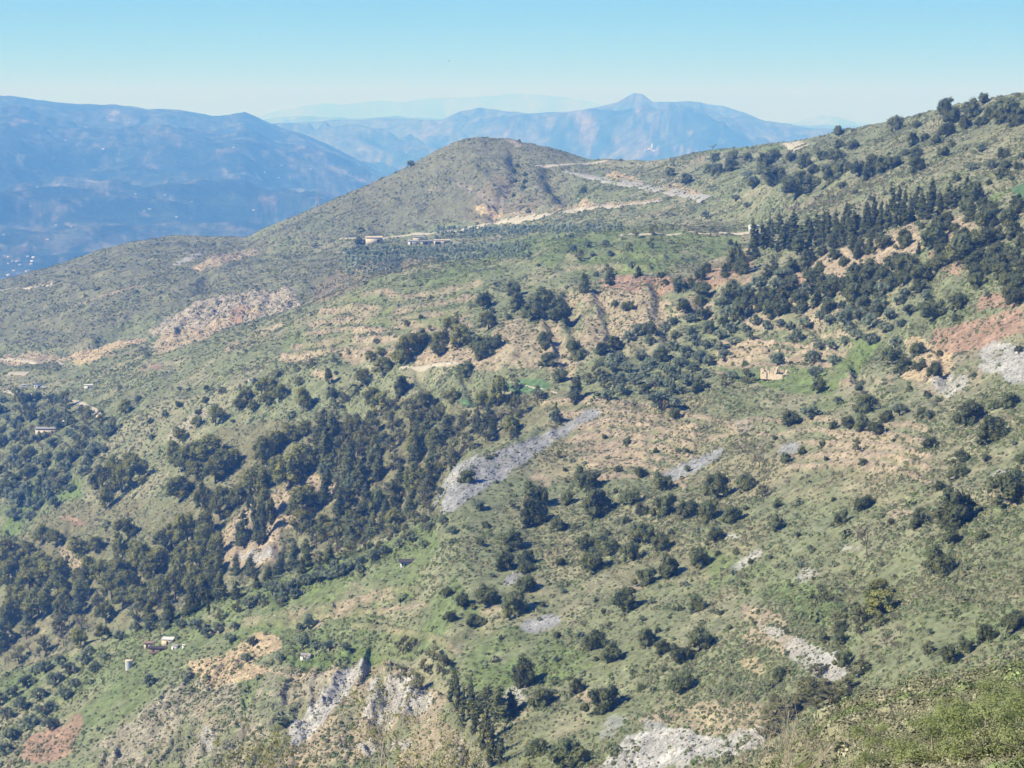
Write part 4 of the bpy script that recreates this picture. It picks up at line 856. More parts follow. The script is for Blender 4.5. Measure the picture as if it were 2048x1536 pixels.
def scatter(ob, src, nm):
  ng = bpy.data.node_groups.new(nm, 'GeometryNodeTree')
  ng.interface.new_socket('Geometry', in_out='INPUT', socket_type='NodeSocketGeometry'); ng.interface.new_socket('Geometry', in_out='OUTPUT', socket_type='NodeSocketGeometry')
  gi = ng.nodes.new('NodeGroupInput'); go = ng.nodes.new('NodeGroupOutput'); ip = ng.nodes.new('GeometryNodeInstanceOnPoints'); ci_ = ng.nodes.new('GeometryNodeCollectionInfo')
  ci_.inputs['Collection'].default_value = src; ci_.inputs['Separate Children'].default_value = True; ci_.inputs['Reset Children'].default_value = True
  def named(nm, ty):
      n = ng.nodes.new('GeometryNodeInputNamedAttribute'); n.data_type = ty; n.inputs['Name'].default_value = nm; return n.outputs['Attribute']
  cx = ng.nodes.new('ShaderNodeCombineXYZ'); ng.links.new(named('rot', 'FLOAT'), cx.inputs[2])
  ng.links.new(gi.outputs[0], ip.inputs['Points']); ng.links.new(ci_.outputs[0], ip.inputs['Instance']); ip.inputs['Pick Instance'].default_value = True
  ng.links.new(named('pick', 'INT'), ip.inputs['Instance Index']); ng.links.new(cx.outputs[0], ip.inputs['Rotation']); ng.links.new(named('scl', 'FLOAT'), ip.inputs['Scale'])
  ng.links.new(ip.outputs[0], go.inputs[0])
  mo = ob.modifiers.new('scatter', 'NODES'); mo.node_group = ng
scatter(ob, scrub_col, 'scatter_scrub')
def cloud(name, label, P, scl, src, nsrc, tint=None):
    n = len(P); m = bpy.data.meshes.new(name); m.vertices.add(n); m.vertices.foreach_set('co', np.asarray(P, np.float32).ravel())
    fattr(m, 'scl', 'FLOAT', np.asarray(scl, np.float32)); fattr(m, 'rot', 'FLOAT', (rng.random(n) * 6.28).astype(np.float32)); fattr(m, 'pick', 'INT', rng.integers(0, nsrc, n).astype(np.int32))
    if tint is not None: set_col(m, 'tint', tint)
    o = link(name, m); tag(o, label, kind='stuff'); scatter(o, src, 'scatter_' + name); return o
for k, L in STUFF.items():
    if not L: continue
    src = bpy.data.collections.new(k + '_sources')
    for me_ in KIND[k]['cr']: src.objects.link(bpy.data.objects.new('crown_source', me_))
    P, sc_ = [], []
    for t_ in L:
        X, Y, Z = at(t_[1], t_[2]); W = t_[3] * Y / FPX * 1.12; P.append((X, Y, Z - .05 * W)); sc_.append(W)
    cloud('planted_olives' if k == 'grove' else 'small_' + KIND[k]['name'] + 's', 'rows of small planted olives round the white farm sheds' if k == 'grove' else 'tiny far ' + KWORD[k] + 's scattered among the scrub', P, sc_, src, len(KIND[k]['cr']))

wr = ar * (520 / P00[..., 1]) ** 1.2 * (np.clip(S_['rock'] * 1.2 + S_['white'] + S_['grey'] * .9 + S_['tan'] * .55 + S_['ochre'] * .8 + S_['red'] * .5 + cliff * .35, 0, 1.3) ** 1.5 + .012 + terr * .5)[r0:last, c0:c1] * (P00[..., 1] > 200)
NB_ = 60000; idx = rng.choice(wr.size, NB_, p=(wr / wr.sum()).ravel()); ri, ci = np.unravel_index(idx, wr.shape)
Pb = P00[ri, ci] + (P01 - P00)[ri, ci] * rng.random((NB_, 1)) + (P10 - P00)[ri, ci] * rng.random((NB_, 1))
rock_col = bpy.data.collections.new('rock_sources')
mr, t3, p3 = mat_new('loose_rock', .95, .1); a3 = t3.nodes.new('ShaderNodeAttribute'); a3.attribute_name = 'tint'; a3.attribute_type = 'INSTANCER'; t3.links.new(a3.outputs['Color'], p3.inputs['Base Color'])
for i in range(4):
    rs_ = np.random.default_rng(70 + i); V, F = ico(.5, 1); V = V * rs_.uniform(.6, 1.25, (len(V), 1)) * np.array((1, rs_.uniform(.5, .9), rs_.uniform(.4, .8))); rock_col.objects.link(bpy.data.objects.new('rock_source', mesh_np('rock_source', V, F, mr)))
tb = soilc[ri + r0, ci + c0] * np.exp(rng.normal(size=(NB_, 1)) * .22) * .7 + np.array((.09, .088, .08)) 
cloud('loose_rocks', 'loose stones and small boulders lying on scree, banks and terrace edges', Pb, np.minimum(np.exp(rng.normal(size=NB_) * .45), 2.2) * (.28 + Pb[:, 1] / 1900), rock_col, 4, tb)

# ------------------------------------------------------------------ roads and tracks
def ribbon(name, label, pts, wpx, mat, lift=.28, sub=5):
    P = []
    for (ax, ay), (bx, by) in zip(pts[:-1], pts[1:]):
        for k in range(sub): P.append((ax + (bx - ax) * k / sub, ay + (by - ay) * k / sub))
    P.append(pts[-1]); W = np.array([at(*p) for p in P]); 
    for _ in range(3): W[1:-1] = (W[:-2] + 2 * W[1:-1] + W[2:]) / 4
    V = []
    for i, p in enumerate(W):
        d = W[min(i + 1, len(W) - 1)] - W[max(i - 1, 0)]; d[2] = 0; d /= np.linalg.norm(d) + 1e-9; n_ = np.array((-d[1], d[0], 0)); hw = wpx
        for s_ in (-1.35, -1, -.33, .33, 1, 1.35):
            jit_ = 1 + .12 * math.sin(i * 1.7 + s_ * 3); q = p + n_ * hw * s_ * jit_; zz = zat(q[0], q[1]); V.append((q[0], q[1], zz - .25 if abs(s_) > 1.2 else min(max(zz, p[2] - .8), p[2] + 1.2) * .6 + zz * .4 + lift))
    n = len(W); F = [(6 * i + k, 6 * i + k + 1, 6 * i + k + 7, 6 * i + k + 6) for i in range(n - 1) for k in range(5)]
    tag(link(name, mesh_np(name, V, F, mat)), label, kind='structure')
ribbon('road', 'pale asphalt road crossing the slope right of the conical hill', [(1130,342),(1150,347),(1200,356),(1250,367),(1320,378),(1415,397)], 3.0, M_ASPH)
ribbon('road', 'pale road climbing from the farm below the conical hill', [(905,461),(945,455),(985,447),(1010,441),(1060,434),(1140,424),(1180,416),(1250,410),(1320,403)], 3.0, M_ROAD)
ribbon('road', 'pale track on the saddle behind the conical hill', [(1070,333),(1110,331),(1170,327),(1215,322)], 2.6, M_ROAD)
ribbon('road', 'short bend of asphalt road on the left hill', [(350,532),(375,520),(383,513),(402,505)], 4.5, M_ASPH)
ribbon('road', 'pale road cutting along the far left hillside', [(-20,579),(50,575),(112,570)], 3.5, M_ROAD)
ribbon('road', 'sandy bend of track at the skyline', [(1570,281),(1588,287),(1604,297)], 3.4, M_ROAD)
ribbon('path', 'thin track along the foot of the conical hill', [(680,477),(750,478),(830,469),(905,461)], 1.3, M_ROAD)
ribbon('path', 'farm track in the left valley', [(12,782),(45,789),(70,792)], 1.6, M_ROAD)
ribbon('path', 'winding farm track above the left grove', [(143,802),(160,806),(180,815),(195,825),(201,833),(188,844)], 1.2, M_ROAD)
ribbon('path', 'dirt track at the quarry foot', [(0,718),(60,722),(130,729)], 1.6, M_ROAD)
ribbon('path', 'short pale track at the left edge', [(15,747),(56,747)], 2.2, M_ROAD)
ribbon('path', 'dirt path on the pine spur', [(800,737),(870,731),(935,727)], .5, M_ROAD)
ribbon('path', 'footpath zigzag above the bright green plot', [(1020,764),(1060,773),(1115,786)], .2, M_ROAD, .08)
ribbon('path', 'thin track to the hut at the windbreak foot', [(1240,471),(1350,467),(1500,466)], 1.0, M_ROAD)

# ------------------------------------------------------------------ buildings and what stands by them
def sized(px, py, wpx, hpx):
    X, Y, Z = at(px, py); return X, Y, Z, wpx * Y / FPX, hpx * Y / FPX
def bxm(lo, hi, name, mat, par): return box_obj(name, lo, hi, mat, par)
def house(name, label, cat, px, py, wpx, hpx, dpx=None, rz=0.0, wall=M_WHITE, roof=M_ROOF, kind='gable', wins=(), door=None, over=.25, at_=None, group=None):
    X, Y, Z, W, H = sized(px, py, wpx, hpx) if at_ is None else (*at_, wpx, hpx)
    D = (dpx * Y / FPX) if (dpx and at_ is None) else (dpx or W * .7)
    o = empty(name, (X, Y + D * .3, Z - .15), rz); tag(o, label, cat, group)
    hw = H * (.7 if kind == 'gable' else .88)
    bxm((-W / 2, -D / 2, -.5), (W / 2, D / 2, hw), 'wall', wall, o)
    e = over * min(1, W / 6)
    if kind == 'gable':
        V = [(-W/2-e,-D/2-e,hw),(W/2+e,-D/2-e,hw),(W/2+e,D/2+e,hw),(-W/2-e,D/2+e,hw),(-W/2-e,0,H),(W/2+e,0,H)]
        F4 = [(0,1,5,4),(2,3,4,5),(0,3,2,1)]; me = bpy.data.meshes.new('roof'); me.from_pydata([(a,b,c+.004) for a,b,c in V], [], F4 + [(0,4,3),(1,2,5)]); me.materials.append(roof); link('roof', me, o)
    else:
        V = [(-W/2-e,-D/2-e,hw),(W/2+e,-D/2-e,hw),(W/2+e,D/2+e,H),(-W/2-e,D/2+e,H)]; th = .18
        V = V + [(a, b, c + th) for a, b, c in V]
        me = bpy.data.meshes.new('roof'); me.from_pydata([(a,b,c+.004) for a,b,c in V], [], [(0,3,2,1),(4,5,6,7),(0,1,5,4),(1,2,6,5),(2,3,7,6),(3,0,4,7)]); me.materials.append(roof); link('roof', me, o)
    for (fx, fz, fw, fh) in wins:
        x = -W / 2 + W * fx; f = bxm((x - W * fw / 2 - .06, -D / 2 - .06, hw * fz - .06), (x + W * fw / 2 + .06, -D / 2 + .02, hw * (fz + fh) + .06), 'window', wall, o)
        bxm((x - W * fw / 2, -D / 2 - .08, hw * fz), (x + W * fw / 2, -D / 2 - .05, hw * (fz + fh)), 'pane', M_GLASS, f)
    if door:
        x = -W / 2 + W * door[0]; dw = W * door[1]
        d = bxm((x - dw / 2, -D / 2 - .05, -.1), (x + dw / 2, -D / 2 + .03, hw * .72), 'door', M_DARK, o)
        bxm((x + dw * .28, -D / 2 - .09, hw * .34), (x + dw * .36, -D / 2 - .052, hw * .40), 'handle', M_METAL, d)
    return o
house('farm_shed', 'bright white farm shed with grey roof beside the planted olives', 'shed', 826, 489, 20, 10, 12, .06, wins=((.8,.35,.1,.3),), door=(.3,.16))
house('farm_shed', 'long low farm shed with flat pale roof and a wide dark window', 'shed', 884, 488, 32, 9, 10, -.05, M_CREAM, M_CREAM, 'flat', wins=((.78,.4,.3,.35),), door=(.25,.35))
house('stone_barn', 'pinkish stone barn with tan roof at the left of the farm', 'barn', 748, 488, 34, 15, 14, .08, M_CREAM, M_STONE, 'flat', door=(.75,.12))
house('farm_shed', 'small grey shed behind the white farm shed', 'shed', 836, 481, 20, 8, 8, 0, M_CREAM, M_ROOF, 'flat')
house('farm_shed', 'grey half hidden shed with dark doorway in the farm middle', 'shed', 853, 489, 24, 8, 8, 0, M_ROOF, M_ROOF, 'flat', door=(.4,.4))
house('hut', 'little white hut at the foot of the cypress windbreak', 'hut', 1508, 461, 20, 11, 9, .15, wins=((.3,.4,.14,.25),), roof=M_WHITE, kind='flat', door=(.62,.14))
house('farm_shed', 'long low white shed with dark openings on the left slope', 'shed', 178, 776, 18, 7, 7, 0, M_WHITE, M_WHITE, 'flat', wins=((.45,.2,.18,.5),(.75,.2,.18,.5)))
house('container_shed', 'pale and orange container shed beside the white vehicles', 'shed', 75, 776, 13, 8, 6, 0, M_WHITE, M_BLUE, 'flat', wins=((.2,.4,.2,.3),), door=(.7,.3))
house('farmhouse', 'long stone farmhouse with blue grey roof in the left grove', 'farmhouse', 100, 869, 58, 14, 14, .03, M_STONE, M_ROOF, 'flat', wins=((.12,.4,.04,.3),(.3,.4,.04,.3),(.72,.4,.04,.3),(.88,.4,.04,.3)), door=(.58,.05))
house('hut', 'small white and tan hut under the yellow trees', 'hut', 131, 851, 12, 10, 8, 0, M_WHITE, M_WHITE, 'flat', door=(.5,.2))
house('hut', 'tiny white hut alone in the scrub above the pines', 'hut', 500, 762, 8, 6, 6, .2, door=(.5,.2))
house('shed', 'small white shed with grey roof on the lower spur', 'shed', 612, 1319, 21, 14, 12, -.25, M_WHITE, M_ROOF, 'gable', wins=((.33,.3,.12,.36),(.5,.3,.12,.36)))
house('hut', 'small white hut with wide dark roof on the grassy spur', 'hut', 812, 1131, 24, 14, 16, .05, M_WHITE, M_ROOFD, 'gable', wins=((.2,.2,.12,.5),(.45,.2,.12,.5)), over=1.0)
house('shed', 'low shack with rusty red roof left of the shed huddle', 'shed', 297, 1294, 19, 10, 12, .1, M_STONE, M_TILE, 'flat', door=(.3,.16))
house('shed', 'shack with a bright white sheet roof in the shed huddle', 'shed', 336, 1288, 24, 12, 14, -.15, M_STONE, M_WHITE, 'flat', door=(.5,.14))
house('shed', 'long dark shack with a red front in the shed huddle', 'shed', 318, 1304, 40, 10, 10, -.1, M_RED, M_ROOFD, 'flat', wins=((.2,.4,.1,.3),), door=(.6,.08))
house('shed', 'small pale shed right of the shed huddle', 'shed', 350, 1298, 13, 8, 8, -.3, M_WHITE, M_ROOF, 'flat', door=(.4,.2))
house('shed', 'tiny white box shed below the bare trees of the huddle', 'shed', 367, 1296, 6, 7, 5, 0, M_WHITE, M_WHITE, 'flat')
def water_tank():
    X, Y, Z, W, H = sized(258, 1336, 15, 18); o = empty('water_tank', (X, Y, Z - .2)); tag(o, 'pale grey cylindrical water tank below the shed huddle', 'water tank')
    n = 24; V = [(math.cos(2*math.pi*k/n)*W/2, math.sin(2*math.pi*k/n)*W/2, z) for z in (-.3, H) for k in range(n)]
    me = bpy.data.meshes.new('tank_body'); me.from_pydata(V, [], [(k,(k+1)%n,n+(k+1)%n,n+k) for k in range(n)]); me.materials.append(M_METAL); link('tank_body', me, o)
    V = [(math.cos(2*math.pi*k/n)*W*.53, math.sin(2*math.pi*k/n)*W*.53, H) for k in range(n)] + [(0, 0, H + W * .12)]
    me = bpy.data.meshes.new('lid'); me.from_pydata(V, [], [(k,(k+1)%n,n) for k in range(n)] + [tuple(range(n))[::-1]]); me.materials.append(M_CREAM); link('lid', me, o)
water_tank()
def sheet():
    X, Y, Z, W, H = sized(600, 1188, 12, 9); o = empty('rubbish_skip', (X, Y, Z), -.4); tag(o, 'small white trough lying at the olive row end', 'trough')
    bxm((-W/2, -.5, -.1), (W/2, .5, H*.7), 'tub', M_WHITE, o); bxm((-W/2-.08, -.58, H*.7+.003), (W/2+.08, .58, H*.8), 'rim', M_WHITE, o)
sheet()
def vehicle(label, cat, px, py, wpx, hpx, mat, van=True, rz=0.0):
    X, Y, Z, L, H = sized(px, py, wpx, hpx); o = empty('parked_' + ('van' if van else 'car'), (X, Y, Z), rz); tag(o, label, cat)
    prof = [(-.5,.18),(-.5,.55),(-.44,.95),(-.36,1.0),(.22,1.0),(.34,.62),(.47,.52),(.5,.2)] if van else [(-.5,.2),(-.5,.55),(-.38,.6),(-.26,.97),(.1,1.0),(.24,.62),(.47,.52),(.5,.22)]
    hw = L * .2; n = len(prof); V = [(a * L, y, b * H) for y in (-hw, hw) for a, b in prof]
    F = [tuple(range(n)), tuple(range(2*n-1, n-1, -1))] + [((k+1)%n, k, n+k, n+(k+1)%n) for k in range(n)]
    me = bpy.data.meshes.new('body'); me.from_pydata(V, [], F); me.materials.append(mat); link('body', me, o)
    bxm((-L*.3, -hw-.02, H*.66), (L*.17, -hw+.01, H*.9), 'side_window', M_GLASS, o)
    for sx in (-.32, .32):
        for sy in (-1, 1):
            m = 12; r = H * .19; V = [(sx*L+math.cos(2*math.pi*k/m)*r, sy*(hw+(.03 if j else -.12)), r+math.sin(2*math.pi*k/m)*r) for j in (0, 1) for k in range(m)]
            me = bpy.data.meshes.new('wheel'); me.from_pydata(V, [], [tuple(range(m)), tuple(range(2*m-1,m-1,-1))] + [(k,(k+1)%m,m+(k+1)%m,m+k) for k in range(m)]); me.materials.append(M_DARK); link('wheel', me, o)
vehicle('white van parked on the grass of the left slope', 'van', 50, 776, 14, 7, M_WHITE, True, .1)
vehicle('small white car parked right of the container shed', 'car', 88, 776, 12, 5.5, M_WHITE, False, -.3)

# roofless ruin: jagged stone walls
def ruin():
    X, Y, Z = at(1560, 752); u = Y / FPX; o = empty('stone_ruin', (X, Y, Z), -.30); tag(o, 'roofless stone farmhouse ruin with jagged walls on a green terrace', 'ruin')
    rs = random.Random(3); L, D = 72 * u, 40 * u
    def wall(name, x0, y0, x1, y1, hs, gaps=(), low=0):
        V, F = [], []; n = len(hs); th = .55; dx, dy = (x1 - x0) / n, (y1 - y0) / n; ln = math.hypot(x1 - x0, y1 - y0); nx, ny = -(y1 - y0) / ln * th / 2, (x1 - x0) / ln * th / 2
        for k, h in enumerate(hs):
            h = h * .68
            segs_ = [(-.8, h)]
            if k in gaps: b, t_ = gaps[k]; segs_ = [(-.8, b), (t_, h)] if t_ < h else [(-.8, b)]
            for (za, zb) in segs_:
                if zb - za < .05: continue
                a = len(V); xa, ya, xb, yb = x0 + dx * k, y0 + dy * k, x0 + dx * (k + 1), y0 + dy * (k + 1); j = rs.uniform(-.18, .18)
                for (xx_, yy2, zt) in ((xa, ya, zb - j), (xb, yb, zb + j)):
                    V += [(xx_ - nx, yy2 - ny, za), (xx_ + nx, yy2 + ny, za), (xx_ + nx, yy2 + ny, zt), (xx_ - nx, yy2 - ny, zt)]
                F += [(a, a+3, a+7, a+4), (a+1, a+5, a+6, a+2), (a+2, a+6, a+7, a+3), (a, a+1, a+2, a+3), (a+4, a+7, a+6, a+5), (a, a+4, a+5, a+1)]
        me = bpy.data.meshes.new(name); me.from_pydata(V, [], F); me.materials.append(M_STONE); link(name, me, o)
    s1 = 1 / 14.0
    wall('front_wall', -L/2, -D*.3, L*.12, -D*.5, [3.0,2.9,2.1,1.9,2.2,2.8,1.9,2.4,1.9,1.5,1.7,1.2,1.3,1.3,1.2,1.3], {1: (.8, 1.3), 4: (-.7, 1.7), 6: (.9, 1.6), 9: (.8, 1.3)})
    wall('end_wall', L*.12, -D*.5, L*.5, -D*.05, [1.3,1.2,1.4,1.0,1.1,.8,.6,.8])
    wall('back_wall', -L/2, D*.35, L*.42, D*.5, [2.4,3.3,2.0,1.7,2.9,3.5,2.4,2.0,1.3,2.6,2.2,1.5,2.4,1.6,1.9,1.2,1.4,.8])
    wall('left_wall', -L/2, -D*.3, -L/2, D*.35, [3.0,3.3,2.6,2.2,2.0,2.3])
    wall('inner_wall', -L*.1, -D*.4, -L*.08, D*.4, [1.9,3.0,3.6,2.6,1.6])
    wall('inner_wall', L*.16, -D*.4, L*.18, D*.42, [1.2,1.5,2.4,1.5])
    # fallen stones inside
    for k in range(26):
        r = rs.uniform(.12, .3); x, y = rs.uniform(-L*.45, L*.6), rs.uniform(-D*.7, D*.4); V, F = ico(r, 1); V = V * np.array([rs.uniform(.7,1.3), rs.uniform(.7,1.3), .7]) + np.array((x, y, zat(X + x, Y + y) - Z + r * .2))
        if k == 0: VV, FF = [V], [F]; off = len(V)
        else: VV.append(V); FF.append(F + off); off += len(V)
    link('fallen_stones', mesh_np('fallen_stones', np.concatenate(VV), np.concatenate(FF), M_STONE), o)['kind'] = 'stuff'
ruin()
# pylon beyond the flank of the hill
def pylon():
    px, top = 636, 372; Y = 1760.; X = (px - 1024) / FPX * Y; z0 = zat(X, Y); z1 = pt(px, top, Y)[2]; H = z1 - z0; o = empty('electricity_pylon', (X, Y, z0)); tag(o, 'pale steel lattice pylon rising behind the hill flank', 'pylon')
    b = H * .12; r = .16
    for sx in (-1, 1):
        for sy in (-1, 1): link('leg', join_tubes('leg', [tube([(sx*b, sy*b, 0), (sx*b*.25, sy*b*.25, H*.7), (0, 0, H)], [r, r, r], 4)], M_METAL), o)
    br_ = []
    for k in range(8):
        za, zb = H * k / 10, H * (k + 1) / 10; wa, wb = b * (1 - .75 * za / (H*.7)) if za < H*.7 else b*.25*(1-(za-H*.7)/(H*.3)), b * (1 - .75 * zb / (H*.7)) if zb < H*.7 else b*.25*(1-(zb-H*.7)/(H*.3))
        for sy in (-1, 1): br_ += [tube([(-wa, sy*wa, za), (wb, sy*wb, zb)], [.09, .09], 3), tube([(wa, sy*wa, za), (-wb, sy*wb, zb)], [.09, .09], 3)]
    link('bracing', join_tubes('bracing', br_, M_METAL), o)
    for h in (.66, .8, .93): link('cross_arm', join_tubes('cross_arm', [tube([(-H*.14, 0, H*h), (0, 0, H*h+H*.02), (H*.14, 0, H*h)], [.12, .18, .12], 4)], M_METAL), o)
pylon()
# far off buildings
def far_building(px, py, w_, label, group, name='far_house', src='near_mountain_range', h=None):
    if src == 'near_mountain_range' and rr.random() < .35: return
    X, Y, Z = at_far(src, px, py); return house(name, label, 'house', 0, 0, w_, h or w_ * .55, w_ * .6, rr.uniform(-.5, .5), M_CREAM, rr.choice([M_TILE, M_CREAM, M_ROOF]), 'gable', at_=(X, Y, Z + .5), group=group)
for (px, py) in [(78,375),(85,378),(125,408),(150,395),(300,330),(386,288),(470,300),(478,385),(440,388),(505,425),(560,330),(20,440),(60,418),(170,385),(110,455),(235,392),(270,391),(330,395),(385,405),(440,408),(520,408),(575,395),(600,372),(290,425),(300,424),(120,451),(145,454),(160,456),(350,440),(420,430),(205,300),(130,285),(560,360),(620,340),(665,332),(530,345),(585,320),(10,470),(95,485),(130,488),(160,470),(230,440)]:
    far_building(px + rr.uniform(-3, 3), py + rr.uniform(-2, 2), rr.uniform(5, 9), 'tiny white house scattered over the blue hazed far valley side', 'white houses far off across the valley')
for k in range(18): far_building(rr.uniform(5, 70), 515 + rr.uniform(0, 38), rr.uniform(5, 9), 'tiny white house of the far village at the left edge', 'white houses of the far village')
for (dx, dy, w_, h_) in ((0, 0, 30, 14), (-10, 2, 20, 10), (6, 3, 20, 9)): far_building(1302 + dx, 303 + dy, w_, 'white building of the far hilltop hermitage beyond the saddle', 'far hermitage buildings', 'hermitage', 'middle_mountain_range', h_)
X, Y, Z = at_far('middle_mountain_range', 1303, 301)
tw = empty('hermitage_tower', (X, Y, Z)); tag(tw, 'small white tower of the far hermitage beyond the saddle', 'tower'); bxm((-5, -5, -3), (5, 5, 26), 'shaft', M_WHITE, tw)
me = bpy.data.meshes.new('spire'); me.from_pydata([(-6,-6,26.01),(6,-6,26.01),(6,6,26.01),(-6,6,26.01),(0,0,36)], [], [(0,1,4),(1,2,4),(2,3,4),(3,0,4),(3,2,1,0)]); me.materials.append(M_WHITE); link('spire', me, tw)
# a bird in the sky
def bird():
    X, Y, Z = pt(898, 122, 300); o = empty('bird', (X, Y, Z), .4); tag(o, 'tiny dark bird gliding high in the blue sky', 'bird')
    me, F = tube([(0,-.16,0),(0,-.05,.0),(0,.08,.01),(0,.2,0)], [.01,.045,.05,.01], 6); bm_ = bpy.data.meshes.new('body'); bm_.from_pydata([tuple(v) for v in me], [], F); bm_.materials.append(M_DARK); link('body', bm_, o)
    for s_ in (-1, 1):
        w_ = bpy.data.meshes.new('wing'); w_.from_pydata([(0,.07,.01),(0,-.06,.01),(s_*.25,-.04,.09),(s_*.25,.08,.09),(s_*.5,-.04,.06)], [], [(0,1,2,3),(3,2,4)]); w_.materials.append(M_DARK); link('wing', w_, o)
bird()

# ------------------------------------------------------------------ near plants by the viewpoint
M_NEARLEAF = leaf_mat('near_bush_leaf', (.25, .30, .11), .15, (.32, .35, .17))
M_YELLOW = leaf_mat('young_leaf', (.24, .27, .10), .15, (.32, .30, .13))
def gpt(px, Y):
    X = (px - 1024) / FPX * Y * 1.06; 
    for _ in range(3): z = zat(X, Y); X += ((px - proj(X, Y, z)[0]) / FPX) * Y
    return X, Y, z
def near_bush(seed):
    rs = np.random.default_rng(seed); VV, FF, off = [], [], 0
    for k in range(26):
        a = rs.uniform(0, 6.28); h = rs.uniform(.1, .85); r = .42 * math.sqrt(1 - (h * .8) ** 2) * math.sqrt(rs.uniform(.2, 1)); c = np.array((r * math.cos(a), r * math.sin(a), h * .8)); R_ = rs.uniform(.09, .17)
        d = rs.normal(size=(240, 3)); d /= np.linalg.norm(d, axis=1)[:, None]; P = c + d * R_ * rs.uniform(.3, 1.1, (240, 1)); P[:, 2] += np.abs(d[:, 2]) * .03
        V, F = leaf_cards(P, d + np.array((0, 0, .4)), .017, rs, .5); VV.append(V); FF.append(F + off); off += len(V)
    return mesh_np('foliage', np.concatenate(VV), np.concatenate(FF), M_NEARLEAF)
nb = [near_bush(5), near_bush(6), near_bush(7)]; st = [trunk_mesh('bush_stems', .6, .02, 71, 7, .3, M_PALEBARK, .05), trunk_mesh('bush_stems', .6, .018, 72, 7, .3, M_PALEBARK, .05)]
NB = [(1975,24,1.7,1.05,'leafy olive green bush filling the bottom right corner'),(1870,25,1.5,.85,'leafy olive green bush left of the corner bush'),(2075,22,1.6,1.0,'leafy bush cut by the right edge at the bottom'),
 (1780,26,1.2,.55,'low leafy bush between the corner bushes and bare sapling'),(1690,25,1.1,.42,'low leafy bush right of the bare sapling base'),(1905,30,1.3,.9,'tall leafy bush behind the corner bushes'),(2010,31,1.3,.95,'pale leafy bush at the back of the corner clump'),
 (1500,24,1.1,.75,'low green bush left of the bare sapling at the bottom'),(1420,25,1.0,.68,'leftmost low green bush at the bottom edge'),(1590,23,1.0,.5,'low green bush around the bare sapling base'),(1640,34,1.2,.6,'small green bush behind the bare sapling'),(1740,38,1.3,.55,'small green bush further up the near bank')]
for i, (px, Y, W, H, lab) in enumerate(NB):
    X, Y, z = gpt(px, Y); o = empty('leafy_bush', (X, Y, z - .05), rr.uniform(0, 6)); tag(o, lab, 'bush', 'leafy bushes on the near bank')
    f = link('foliage', nb[i % 3], o); f.scale = (W, W, H * 1.2); q = link('stems', st[i % 2], o); q.scale = (W, W, H)
def sapling(label, px, Y, H, seed, leaves=True, mat=None, lean=0., n=12, ls=.016):
    X, Y, z = gpt(px, Y); a, b = twig_crown('branches', seed, H * 1.25, mat or M_PALEBARK, 5, .017, M_YELLOW if leaves else None, n, ls, .5)
    o = empty('sapling', (X, Y, z), 0); o.rotation_euler = (0, lean, 0); tag(o, label, 'sapling' if leaves else 'bare sapling', 'thin saplings at the bottom edge'); link('branches', a, o)
    if b: link('leaves', b, o)
def sap_h(px, Y, top): z = gpt(px, Y)[2]; return pt(px, top, Y)[2] - z
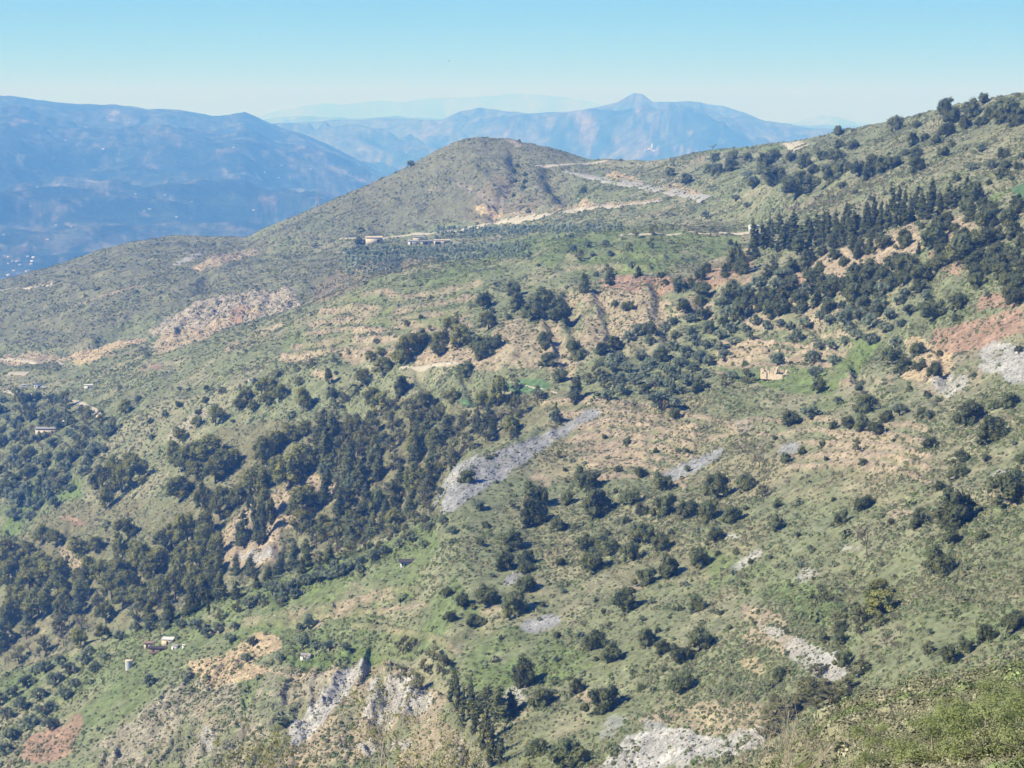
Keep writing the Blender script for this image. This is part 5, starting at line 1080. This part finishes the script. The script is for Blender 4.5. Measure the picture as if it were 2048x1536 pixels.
for (lab, px, Y, top, seed, lv, lean) in (
 ('thin sapling with yellow green leaves, tallest in the middle of the bottom edge', 855, 17, 1395, 11, True, .05),
 ('yellow leaved sapling leaning left before the pale eroded cliff', 775, 18, 1365, 12, True, -.10),
 ('yellow leaved sapling at the left end of the twiggy thicket', 655, 16, 1440, 13, True, -.03),
 ('short yellow leaved sapling left of the tallest one', 715, 15, 1465, 14, True, .08),
 ('yellow leaved sapling right of the tallest one', 915, 17, 1455, 15, True, .12),
 ('short leafy sapling before the cypress clump', 985, 16, 1495, 16, True, .02),
 ('rightmost yellow leaved sapling of the thicket', 1050, 18, 1470, 17, True, .1),
 ('leftmost thin sapling at the bottom edge', 575, 16, 1480, 18, True, -.05),
 ('tall bare grey sapling right of centre at the bottom', 1600, 22, 1375, 19, False, 0),
 ('bare forked sapling just right of the tall bare one', 1660, 23, 1425, 20, False, .1),
 ('bare thin sapling left of the tall bare one', 1540, 21, 1440, 21, False, -.1)):
    sapling(lab, px, Y, sap_h(px, Y, top), seed, lv, None if lv else M_PALEBARK, lean)
# grass and low plants of the near bank
n = 60000; Pn = []; px_ = rng.uniform(1380, 2200, n); tY = 20 + 72 * rng.random(n) ** .7
ii = np.clip(((px_ - PX[0]) / STEP).astype(int), 0, NC - 1)
for k in range(n):
    i = ii[k]; z = np.interp(tY[k], GY[:60, i], GZ[:60, i]); Pn.append(((px_[k] - 1024) / FPX * (tY[k] * cp - z * sp_), tY[k], z - .02))
Pn = np.array(Pn); pr = proj(Pn[:, 0], Pn[:, 1], Pn[:, 2])[1]; ok = pr < 1620; Pn = Pn[ok]; m = len(Pn)
pat = fbm(Pn[:, 0] / 6, Pn[:, 1] / 6, 3, 5)
tn = np.where((pat > .46)[:, None], np.array((.16, .20, .09)), np.array((.235, .23, .15))); tn = np.where((rng.random(m) < .25)[:, None], np.array((.15, .16, .095)), tn) * np.exp(rng.normal(size=(m, 1)) * .25)
tuft_col = bpy.data.collections.new('tuft_sources')
def tuft(seed, n, hgt, wd):
    rs = np.random.default_rng(seed); V = []
    for k in range(n):
        a = rs.uniform(0, 6.28); r = rs.uniform(0, .35); l = rs.uniform(.1, .5); b = np.array((math.cos(a) * r, math.sin(a) * r, 0)); tpt = b + np.array((math.cos(a) * l, math.sin(a) * l, hgt * rs.uniform(.5, 1))); q = np.array((-math.sin(a), math.cos(a), 0)) * wd
        V += [b - q, b + q, tpt + q * .3, tpt - q * .3]
    return mesh_np('tuft_source', V, np.arange(len(V)).reshape(-1, 4), ms)
for i in range(2): tuft_col.objects.link(bpy.data.objects.new('tuft_source', tuft(50 + i, 40, .22 + .06 * i, .03)))
for i in range(4): tuft_col.objects.link(bpy.data.objects.new('tuft_source', bush_mesh('herb_source', ms, 960 + i, 150, .055, .6)))
cloud('bank_grass', 'dry grass and low herbs on the near bank at lower right', Pn, np.exp(rng.normal(size=m) * .45) * .0032 * (Pn[:, 1] + 25), tuft_col, 6, tn)
